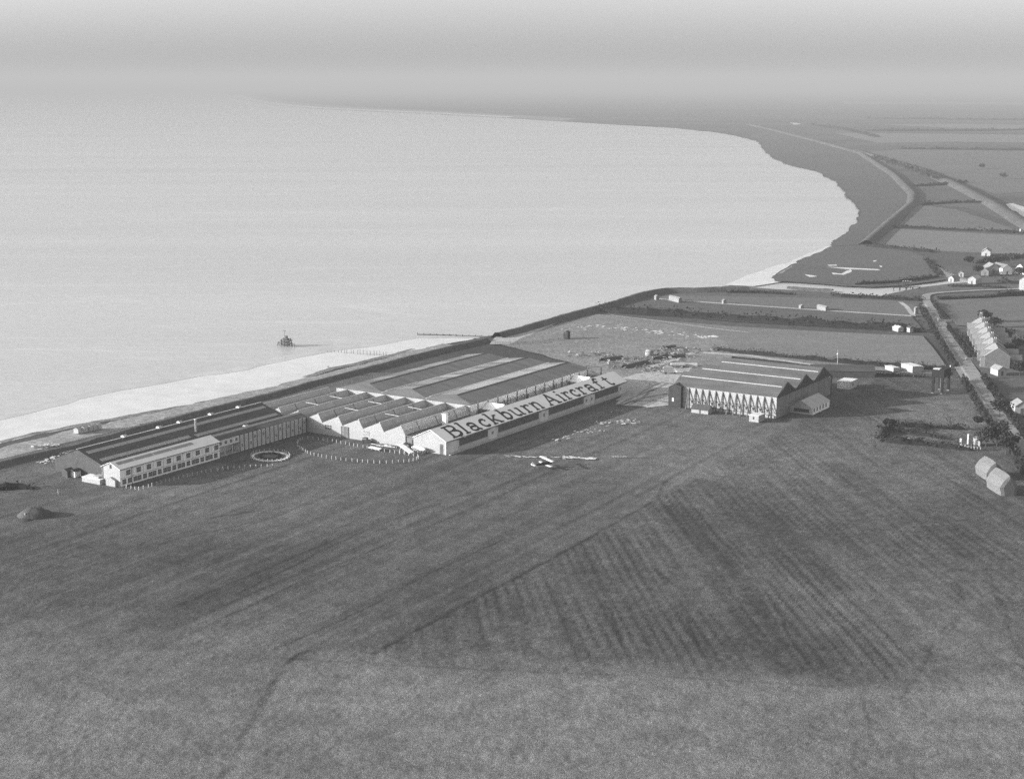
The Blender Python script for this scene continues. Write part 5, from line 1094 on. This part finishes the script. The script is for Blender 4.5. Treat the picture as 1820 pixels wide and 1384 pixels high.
# oval bed
cb = G(*Q2(480, 1012)); ov = [G(*Q2(480 + 158 * math.cos(R(a)), 1012 + 42 * math.sin(R(a)))) for a in range(0, 360, 8)]
def loop_ribbon(name, pts, wd, m, z0, z1):
    mb = MB(); L = len(pts); c = sum(pts, Vector()) / L
    for p in pts: q = c.lerp(p, 1 - wd / (p - c).length); mb.v += [(p.x, p.y, z0), (p.x, p.y, z1), (q.x, q.y, z1), (q.x, q.y, z0)]
    mb.f = [(4*i+k, 4*i+k+1, 4*((i+1) % L)+k+1, 4*((i+1) % L)+k) for i in range(L) for k in range(3)]
    o = structure(name, mb.mesh(name, m)); return o
loop_ribbon('bed_kerb', ov, .8, 'chalk', -.05, .22)
sheet('bed_soil', [cb.lerp(p, .8) for p in ov], 'track_dark', .12)
sheet('drive_lawn', [G(*p) for p in ring], 'airfield_lawn', .09) if False else None
hedge('low dark planting inside the oval flower bed', [cb.lerp(ov[k], .55) for k in range(0, len(ov), 3)], 1.2, .5, size=.25, world=True, name='flower_bed', cat='flower bed')
# things lying before the toothed factory
t = thing('wing_panel', 'long white wing panel lying on the grass among the lawn posts', 'wing panel', G(*Q2(1372, 958)), YAW + math.atan2(-1, -.15)); 
part('panel', MB().slab((-2.6, -.7, .75), (2.6, -.7, .75), (2.6, .7, .95), (-2.6, .7, .95), .14), 'fabric_silver', t)
for x in (-2, 2): part('trestle', MB().bar((x, -.6, 0), (x, 0, .62), .09).bar((x, .6, 0), (x, 0, .66), .09), 'timber', t)
t = thing('wing_panel', 'tilted white wing propped on trestles at the right end of the lawn', 'wing panel', G(*Q2(1635, 985)), YAW + math.atan2(-1, -.35))
part('panel', MB().slab((-3.6, -1.0, 2.6), (3.6, -1.0, .9), (3.6, .8, 1.1), (-3.6, .8, 2.8), .14), 'fabric_silver', t)
for x, h in ((-2.6, 2.2), (0, 1.6), (2.6, 1.0)): part('trestle', MB().bar((x, -.9, 0), (x, -.2, h), .12).bar((x, .9, 0), (x, .2, h), .12), 'white_paint', t)
t = thing('seaplane_float', 'white cigar-shaped float on trestles beside the passage door', 'float', G(*Q2(1745, 975)), YAW + math.atan2(-1, -.1))
part('hull', MB().lathe([(.15, -3.2), (.5, -2.6), (.65, -1.4), (.68, .8), (.5, 2.4), (.2, 3.2)], 12, (0, 0, 1.35), 'x'), 'fabric_silver', t, smooth=True)
for x in (-2, 0, 2): part('trestle', MB().bar((x, -.7, 0), (x, -.1, .8), .11).bar((x, .7, 0), (x, .1, .8), .11), 'white_paint', t)
def motor_car(label, loc, rz, m, group=None):
    t = thing('motor_car', label, 'car', loc, rz, group)
    part('body', MB().prism([(-1.7, .45), (-1.75, 1.0), (-1.55, 1.1), (.3, 1.1), (1.55, 1.02), (1.7, .8), (1.7, .45)], 'y', -.6, .6), m, t)
    part('cabin', MB().prism([(-1.5, 1.11), (-1.4, 1.75), (.05, 1.75), (.3, 1.11)], 'y', -.58, .58), 'cloth_dark', t)
    for s in (-1, 1): part('window', MB().box(-1.2, -.05, s*.6 - .012, s*.6 + .012, 1.2, 1.62), 'glass_grey', t); part('mudguard', MB().prism([(.75, .7), (1.1, .85), (1.6, .75), (1.75, .5), (1.5, .6), (.9, .6)], 'y', s*.72 - .13, s*.72 + .13), m, t); part('headlight', MB().lathe([(.05, 0), (.14, .08), (.15, .18)], 8, (1.55, s*.42, 1.0), 'x'), 'white_paint', t)
    for x in (-1.2, 1.2):
        for s in (-1, 1): part('wheel', MB().lathe([(.33, -.08), (.35, 0), (.33, .08)], 12, (x, s*.7, .35), 'y'), 'tyre', t)
    return t
motor_car('small dark car parked against the white toothed wall', G(*Q2(1305, 893)), YAW - 1.3, 'cloth_dark')
motor_car('small pale-fronted car beside the corner of the last tooth', G(*Q2(1640, 935)), YAW + .2, 'white_shade_tone')
rdx = random.Random(21)
t = thing('timber_pile', 'untidy dark heap of frames lying along the white toothed wall', 'timber pile', G(*Q2(1440, 925)), YAW)
for k in range(16): part('plank', MB().bar((rdx.uniform(-1.2, 1.2), rdx.uniform(-6, 5), .1 + rdx.random()*.5), (rdx.uniform(-1.2, 1.2), rdx.uniform(-6, 5), .1 + rdx.random()*.7), .13), 'timber' if k % 3 else 'wall_shade_tone', t)

# --- yard beyond: scrap, tank, lorry
def scrap(name, label, px, py, rx, ry, n, seed):
    rd = random.Random(seed); c = G(px, py); mb = MB()
    for _ in range(n):
        p = c + U * rd.gauss(0, rx) + V * rd.gauss(0, ry); s = rd.uniform(.2, .8); a = rd.random() * 6.28; e = rd.uniform(-.2, .7); d = Vector((math.cos(a)*math.cos(e), math.sin(a)*math.cos(e), math.sin(e)))
        q = p + Vector((0, 0, rd.uniform(0, .5)))
        if rd.random() < .5: mb.bar(q, q + d * s * 3, .22 * s)
        else: x = Vector((-d.y, d.x, 0)).normalized()*s; y = d * s; mb.slab(q - x - y + Vector((0, 0, .3)), q + x - y + Vector((0, 0, .3)), q + x + y + Vector((0, 0, .5)), q - x + y + Vector((0, 0, .5)), .15)
    o = link(name, mb.mesh(name, 'rubble' if seed % 2 else 'timber')); o['kind'] = 'stuff'; o['label'] = label
k = 0
for (x, y, rx, ry, n) in ((1192, 626, 6, 5, 70), (1212, 628, 6, 7, 60), (1180, 634, 6, 6, 50), (1150, 642, 7, 9, 80), (1130, 652, 7, 7, 60), (1110, 648, 6, 9, 50), (1165, 655, 5, 6, 40), (1042, 633, 4, 8, 40), (1075, 632, 3, 10, 40), (1230, 622, 4, 10, 40), (1175, 662, 3, 4, 40), (1205, 650, 3, 6, 30)):
    for j in (0, 1): scrap('scrap_heap', 'scattered light and dark scrap strewn over the rough ground behind the works', x + 4*j, y + j, rx, ry, int(n * (.30 if j else .45)), 50 + 2 * k + j)
    k += 1
for (a, b, lb) in (((1110, 655), (1150, 646), 'bare'), ((1165, 640), (1185, 634), ''), ((1195, 637), (1215, 634), ''), ((1070, 642), (1105, 637), ''), ((1185, 620), (1200, 618), '')):
    bank('spoil_ridge', [a, ((a[0]+b[0])/2, (a[1]+b[1])/2 - .7), b], 4.5, 1.0, 1.5, 'earth', -.1, 2)
flecks('chalk_scraps', [(1095, 582), (1160, 590), (1215, 596), (1275, 598)], 60, 3.0, 31, spread=3.0, z=.14)
flecks('chalk_scraps', [(990, 585), (1060, 578), (1120, 584)], 40, 2.5, 32, spread=4.0, z=.14)
flecks('chalk_scraps', [(1240, 599), (1273, 598)], 24, 4.0, 33, spread=1.2, z=.14)
t = thing('fuel_tank', 'round pale tank with dark rim among the scrap heaps', 'tank', G(1154, 632)); part('drum', MB().lathe([(1.9, 0), (1.9, 2.0), (1.4, 2.6), (.3, 2.8)], 16), 'lit_sheet_pale', t, smooth=True); part('rim', MB().lathe([(1.96, 1.8), (1.96, 2.02)], 16, cap=False), 'dark_metal', t)
t = thing('lorry', 'white van-bodied lorry parked beside scrap at the hangar end', 'lorry', G(*QD(1150, 510)), YAW - 1.0)
part('body', MB().box(-2.6, 1.4, -1.1, 1.1, .8, 3.0), 'white_sun_tone', t); part('cab', MB().prism([(1.41, .7), (1.41, 2.5), (2.4, 2.5), (2.7, 1.6), (3.3, 1.5), (3.3, .7)], 'y', -.95, .95), 'white_shade_tone', t)
for x in (-1.6, 2.3):
    for s in (-1, 1): part('wheel', MB().lathe([(.42, -.12), (.45, 0), (.42, .12)], 12, (x, s*1.0, .45), 'y'), 'tyre', t)
for y in (-.5, .45): part('window', MB().box(-2.66, -2.603, y - .3, y + .3, 1.5, 2.3), 'glass_dark', t)
t = thing('flat_trailer', 'pale flat trailer loaded with sheets behind the white lorry', 'trailer', G(*QD(1245, 438)), YAW - 1.0)
part('bed', MB().box(-3.5, 3.5, -1.1, 1.1, .75, .95), 'timber', t); part('load', MB().box(-3.2, 3.0, -1.0, 1.0, .96, 1.7), 'white_paint', t)
for x in (-2.4, 2.4):
    for s in (-1, 1): part('wheel', MB().lathe([(.35, -.1), (.35, .1)], 12, (x, s*.95, .37), 'y'), 'tyre', t)
t = thing('packing_crate', 'pale crates in a row by the hangar roof end', 'crate', G(*QD(1390, 432)), YAW - 1.0); part('box', MB().box(-2.4, 2.4, -.9, .9, 0, 1.2), 'chalk', t); part('lid', MB().box(-2.5, 2.5, -1, 1, 1.205, 1.32), 'pale_roof', t)
t = thing('dark_hut', 'small dark upright hut alone on the rough ground near the sea bank', 'hut', G(*QD(45, 135)), YAW); part('wall', MB().box(-1.2, 1.2, -1.2, 1.2, 0, 3.2), 'dark_gable', t); part('roof', MB().prism([(-1.4, 3.2), (0, 4.0), (1.4, 3.2)], 'x', -1.4, 1.4), 'tarred', t)
t = thing('boundary_fence', 'low rail fence running across rough ground to the far corner of the three-bay shed', 'fence', G(985, 606), 0)
fp = [(880, 612), (920, 612), (960, 610), (1000, 603)]
P = [G(*p) - G(985, 606) for p in fp]; pm = MB().box(-.08, .08, -.08, .08, 0, 1.3).mesh('fence_post', 'timber')
for a, b in zip(P, P[1:]):
    n = max(1, int((b - a).length / 3))
    for j in range(n): link('fence_post', pm, t, a.lerp(b, j / n))
    part('rail', MB().bar(a + Vector((0, 0, 1.1)), b + Vector((0, 0, 1.1)), .1), 'timber', t); part('rail', MB().bar(a + Vector((0, 0, .6)), b + Vector((0, 0, .6)), .1), 'timber', t)
# marker boards along the field path
for (x, y, l, h, lb) in ((1167, 533, 2.2, 2.2, 'small white marker hut at the seaward end of the field path'), (1555 - 355 - 0, 536, 11, 2.4, 'long white hut beside the field path near the sea bank'), (1287, 539.5, 1.6, 1.8, 'white stile post halfway along the field path'), (1462, 551, 8, 2.0, 'white hut in the middle of the field path'), (1424, 548.5, 2, 1.6, 'tiny white hut left of the white hut in the middle of the field path'), (1628, 558, 1.2, 3.2, 'tall white gate post where the field path meets the road')):
    t = thing('field_hut', lb, 'hut' if l > 1.7 else 'post', G(x, y), math.pi * .5 - AX + 1.0 + math.pi)
    part('wall', MB().box(-l/2, l/2, -1, 1, 0, h), 'lit_sheet', t); part('roof', MB().prism([(-1.15, h), (0, h + .7), (1.15, h)], 'x', -l/2 - .15, l/2 + .15), 'lit_sheet', t)
# --- shore things
t = thing('mooring_dolphin', 'dark timber pile dolphin with raised platform standing in the water off the works', 'dolphin', G(509, 615, -1.3), YAW)
rd = random.Random(2)
for x in (-1.6, 0, 1.6):
    for y in (-2.2, 0, 2.2): part('pile', MB().bar((x, y, -1), (x * .75, y * .75, 3.4 + rd.random() * .6), .38), 'timber', t)
for z in (1.2, 2.6):
    for y in (-2.0, 0, 2.0): part('beam', MB().bar((-2.2, y*.85, z), (2.2, y*.85, z), .3), 'timber', t)
    for x in (-1.5, 1.5): part('beam', MB().bar((x*.85, -2.8, z + .2), (x*.85, 2.8, z + .2), .3), 'timber', t)
part('deck', MB().box(-1.2, 1.2, -1.4, 1.4, 3.4, 3.6), 'timber', t); part('lamp_house', MB().box(-.5, .5, -.6, .6, 3.61, 4.9), 'dark_board', t); part('lamp_pole', MB().bar((0, .9, 3.6), (0, .9, 7.4), .12), 'timber', t); part('signal_board', MB().box(-.1, .1, .2, 1.8, 7.0, 7.4), 'timber', t)
for y in (-5.0, -3.8, 3.4, 4.4, 5.2): part('fender_pile', MB().bar((rd.uniform(-1, 1), y, -1), (rd.uniform(-1, 1) * .8, y * .95, 1.4 + rd.random()), .3), 'timber', t)
part('walkway', MB().bar((0, -5.2, 1.2), (0, 5.2, 1.5), .28), 'timber', t)
pm = MB().bar((0, 0, -1), (0, 0, 1.35), .26, .2, 6).mesh('mooring_post', 'timber'); cp = MB().bar((0, 0, 1.35), (0, 0, 1.5), .3, .22, 6).mesh('post_cap', 'bark')
a, b = G(583, 626, -1.0), G(688, 633, -.8)
for k in range(19):
    p = a.lerp(b, k / 18) + Vector((rd.gauss(0, .2), rd.gauss(0, .2), 0)); o = link('mooring_post', pm, None, p); o.scale = (1, 1, .5 + .9 * math.sin(min(1, k / 12) * 1.4) * rd.uniform(.8, 1.1)) ; tag(o, 'weathered timber post in the row running out over the foreshore', 'post', 'mooring posts on the foreshore'); link('post_cap', cp, o)
def groyne(label, pts, h=.7):
    t = thing('groyne', label, 'groyne', G(*pts[0], -1), 0); P = [G(*p, -1) - G(*pts[0], -1) for p in pts]
    for a, b in zip(P, P[1:]): part('boarding', MB().bar(a + Vector((0, 0, h*.5)), b + Vector((0, 0, h*.6)), .5), 'timber', t)
    n = int(P[-1].length / 3); pmm = MB().bar((0, 0, -.5), (0, 0, h + .4), .3).mesh('stake', 'timber')
    for k in range(n + 1): link('stake', pmm, t, P[-1] * (k / max(n, 1)) + Vector((0, .4, 0)))
groyne('low dark groyne from the bank into the water by the slipway', [(742, 595.5), (800, 597), (868, 600)])
groyne('short dark groyne on the foreshore below the row of posts', [(583, 654), (590, 655.5)], .5)
hb = thing('beach_hut', 'leftmost of the small pale huts in a row on the shore behind the bank', 'hut', G(*Q1(597, 560)), YAW + .3, 'small shore huts')
part('wall', MB().box(-1.0, 1.0, -.9, .9, 0, 1.5), 'white_paint', hb); part('roof', MB().prism([(-1.1, 1.5), (0, 2.1), (1.1, 1.5)], 'x', -1.1, 1.1), 'asbestos', hb)
for (x, y, lb) in ((650, 550, 'second from the left of the small pale shore huts'), (695, 541, 'middle one of the small pale shore huts'), (722, 535, 'second from the right of the small pale shore huts'), (757, 527, 'rightmost of the small pale shore huts in a row')): dup(hb, G(*Q1(x, y)), YAW + .3 + random.gauss(0, .1), lb)
t = thing('rowing_boat', 'pale rowing boat pulled up on the shore at far left', 'boat', G(*Q1(310, 668)), YAW - .9)
bt = MB(); S = [(-3, .15, .75), (-2, .75, .6), (0, .95, .5), (2, .8, .6), (3.2, .08, .9)]
for x, wy, z in S: bt.v += [(x, -wy, z), (x, -wy*.6, .12), (x, 0, .02), (x, wy*.6, .12), (x, wy, z), (x, wy*.85, z - .02), (x, 0, .2), (x, -wy*.85, z - .02)]
bt.f = [(j*8+k, j*8+(k+1) % 8, (j+1)*8+(k+1) % 8, (j+1)*8+k) for j in range(4) for k in range(8)]
part('hull', bt, 'white_paint', t)
for x in (-1.4, .4, 1.8): part('thwart', MB().box(x - .12, x + .12, -.7, .7, .42, .47), 'timber', t)
flecks('shore_wrack', [Q1(240, 665), Q1(380, 660), Q1(450, 640)], 30, 1.2, 41, 'chalk', .05, 1.5)
flecks('shore_wrack', [Q1(300, 800), Q1(480, 720), Q1(560, 690)], 50, 1.2, 43, 'chalk', .1, 1.2)
for k, (x, y) in enumerate([Q6(40, 1075), Q6(75, 1075), Q6(110, 1075), Q6(150, 1080)]):
    t = thing('sluice_post', ['leftmost', 'second from left', 'third from left', 'rightmost'][k] + ' of four dark sluice posts across the creek', 'post', G(x, y + 2, -1), 0, 'sluice posts'); part('shaft', MB().bar((0, 0, 0), (0, 0, 4.2), .5), 'tarred', t); part('cap', MB().box(-.35, .35, -.35, .35, 4.21, 4.4), 'pale_roof', t)
t = thing('footbridge', 'low dark footbridge over the creek below the sluice posts', 'bridge', G(*Q6(90, 1095)), math.atan2(.1, 1)); part('deck', MB().box(-9, 9, -.7, .7, .5, .8), 'tarred', t)
for x in (-8, -4, 0, 4, 8): part('pier', MB().box(x - .2, x + .2, -.6, .6, -1.5, .495), 'timber', t)
part('rail', MB().box(-9, 9, .6, .68, 1.5, 1.6), 'timber', t)
t = thing('white_marker', 'white marker post at the far right field corner', 'post', G(1813, 414)); part('shaft', MB().box(-.5, .5, -.5, .5, 0, 3), 'white_paint', t); part('cap', MB().box(-.6, .6, -.6, .6, 3.01, 3.3), 'white_paint', t)
t = thing('garden_gate', 'low white gate wall at the end of the corner field by the road', 'gate', G(1680, 572), YAW - .9); part('wall', MB().box(-3.4, 3.4, -.2, .2, 0, 1.3), 'white_sun_tone', t); part('pier', MB().box(-4, -3.41, -.3, .3, 0, 1.8), 'white_sun_tone', t)
t = thing('garden_gate', 'pale garden wall in front of the near terrace houses', 'gate', G(1728, 640), YAW - .9); part('wall', MB().box(-3, 3, -.2, .2, 0, 1.2), 'white_sun_tone', t); part('pier', MB().box(3.01, 3.6, -.3, .3, 0, 1.6), 'white_sun_tone', t)

# ------------------------------------------------------------------ air: one closed box of even haze
hz_ = MB().box(-120000, 120000, -20000, 120000, -3, 240).mesh('haze', 'white_paint'); hz_.materials.clear()
hm = bpy.data.materials.new('haze'); hm.use_nodes = True; hm.node_tree.nodes.clear()
pv = hm.node_tree.nodes.new('ShaderNodeVolumePrincipled'); ho = hm.node_tree.nodes.new('ShaderNodeOutputMaterial')
pv.inputs['Color'].default_value = (.395, .395, .395, 1); pv.inputs['Density'].default_value = HAZE; pv.inputs['Anisotropy'].default_value = 0.0
hm.node_tree.links.new(pv.outputs[0], ho.inputs['Volume']); hz_.materials.append(hm)
ho_ = link('haze', hz_); ho_['kind'] = 'stuff'; ho_['label'] = 'thin haze over the estuary and plain'
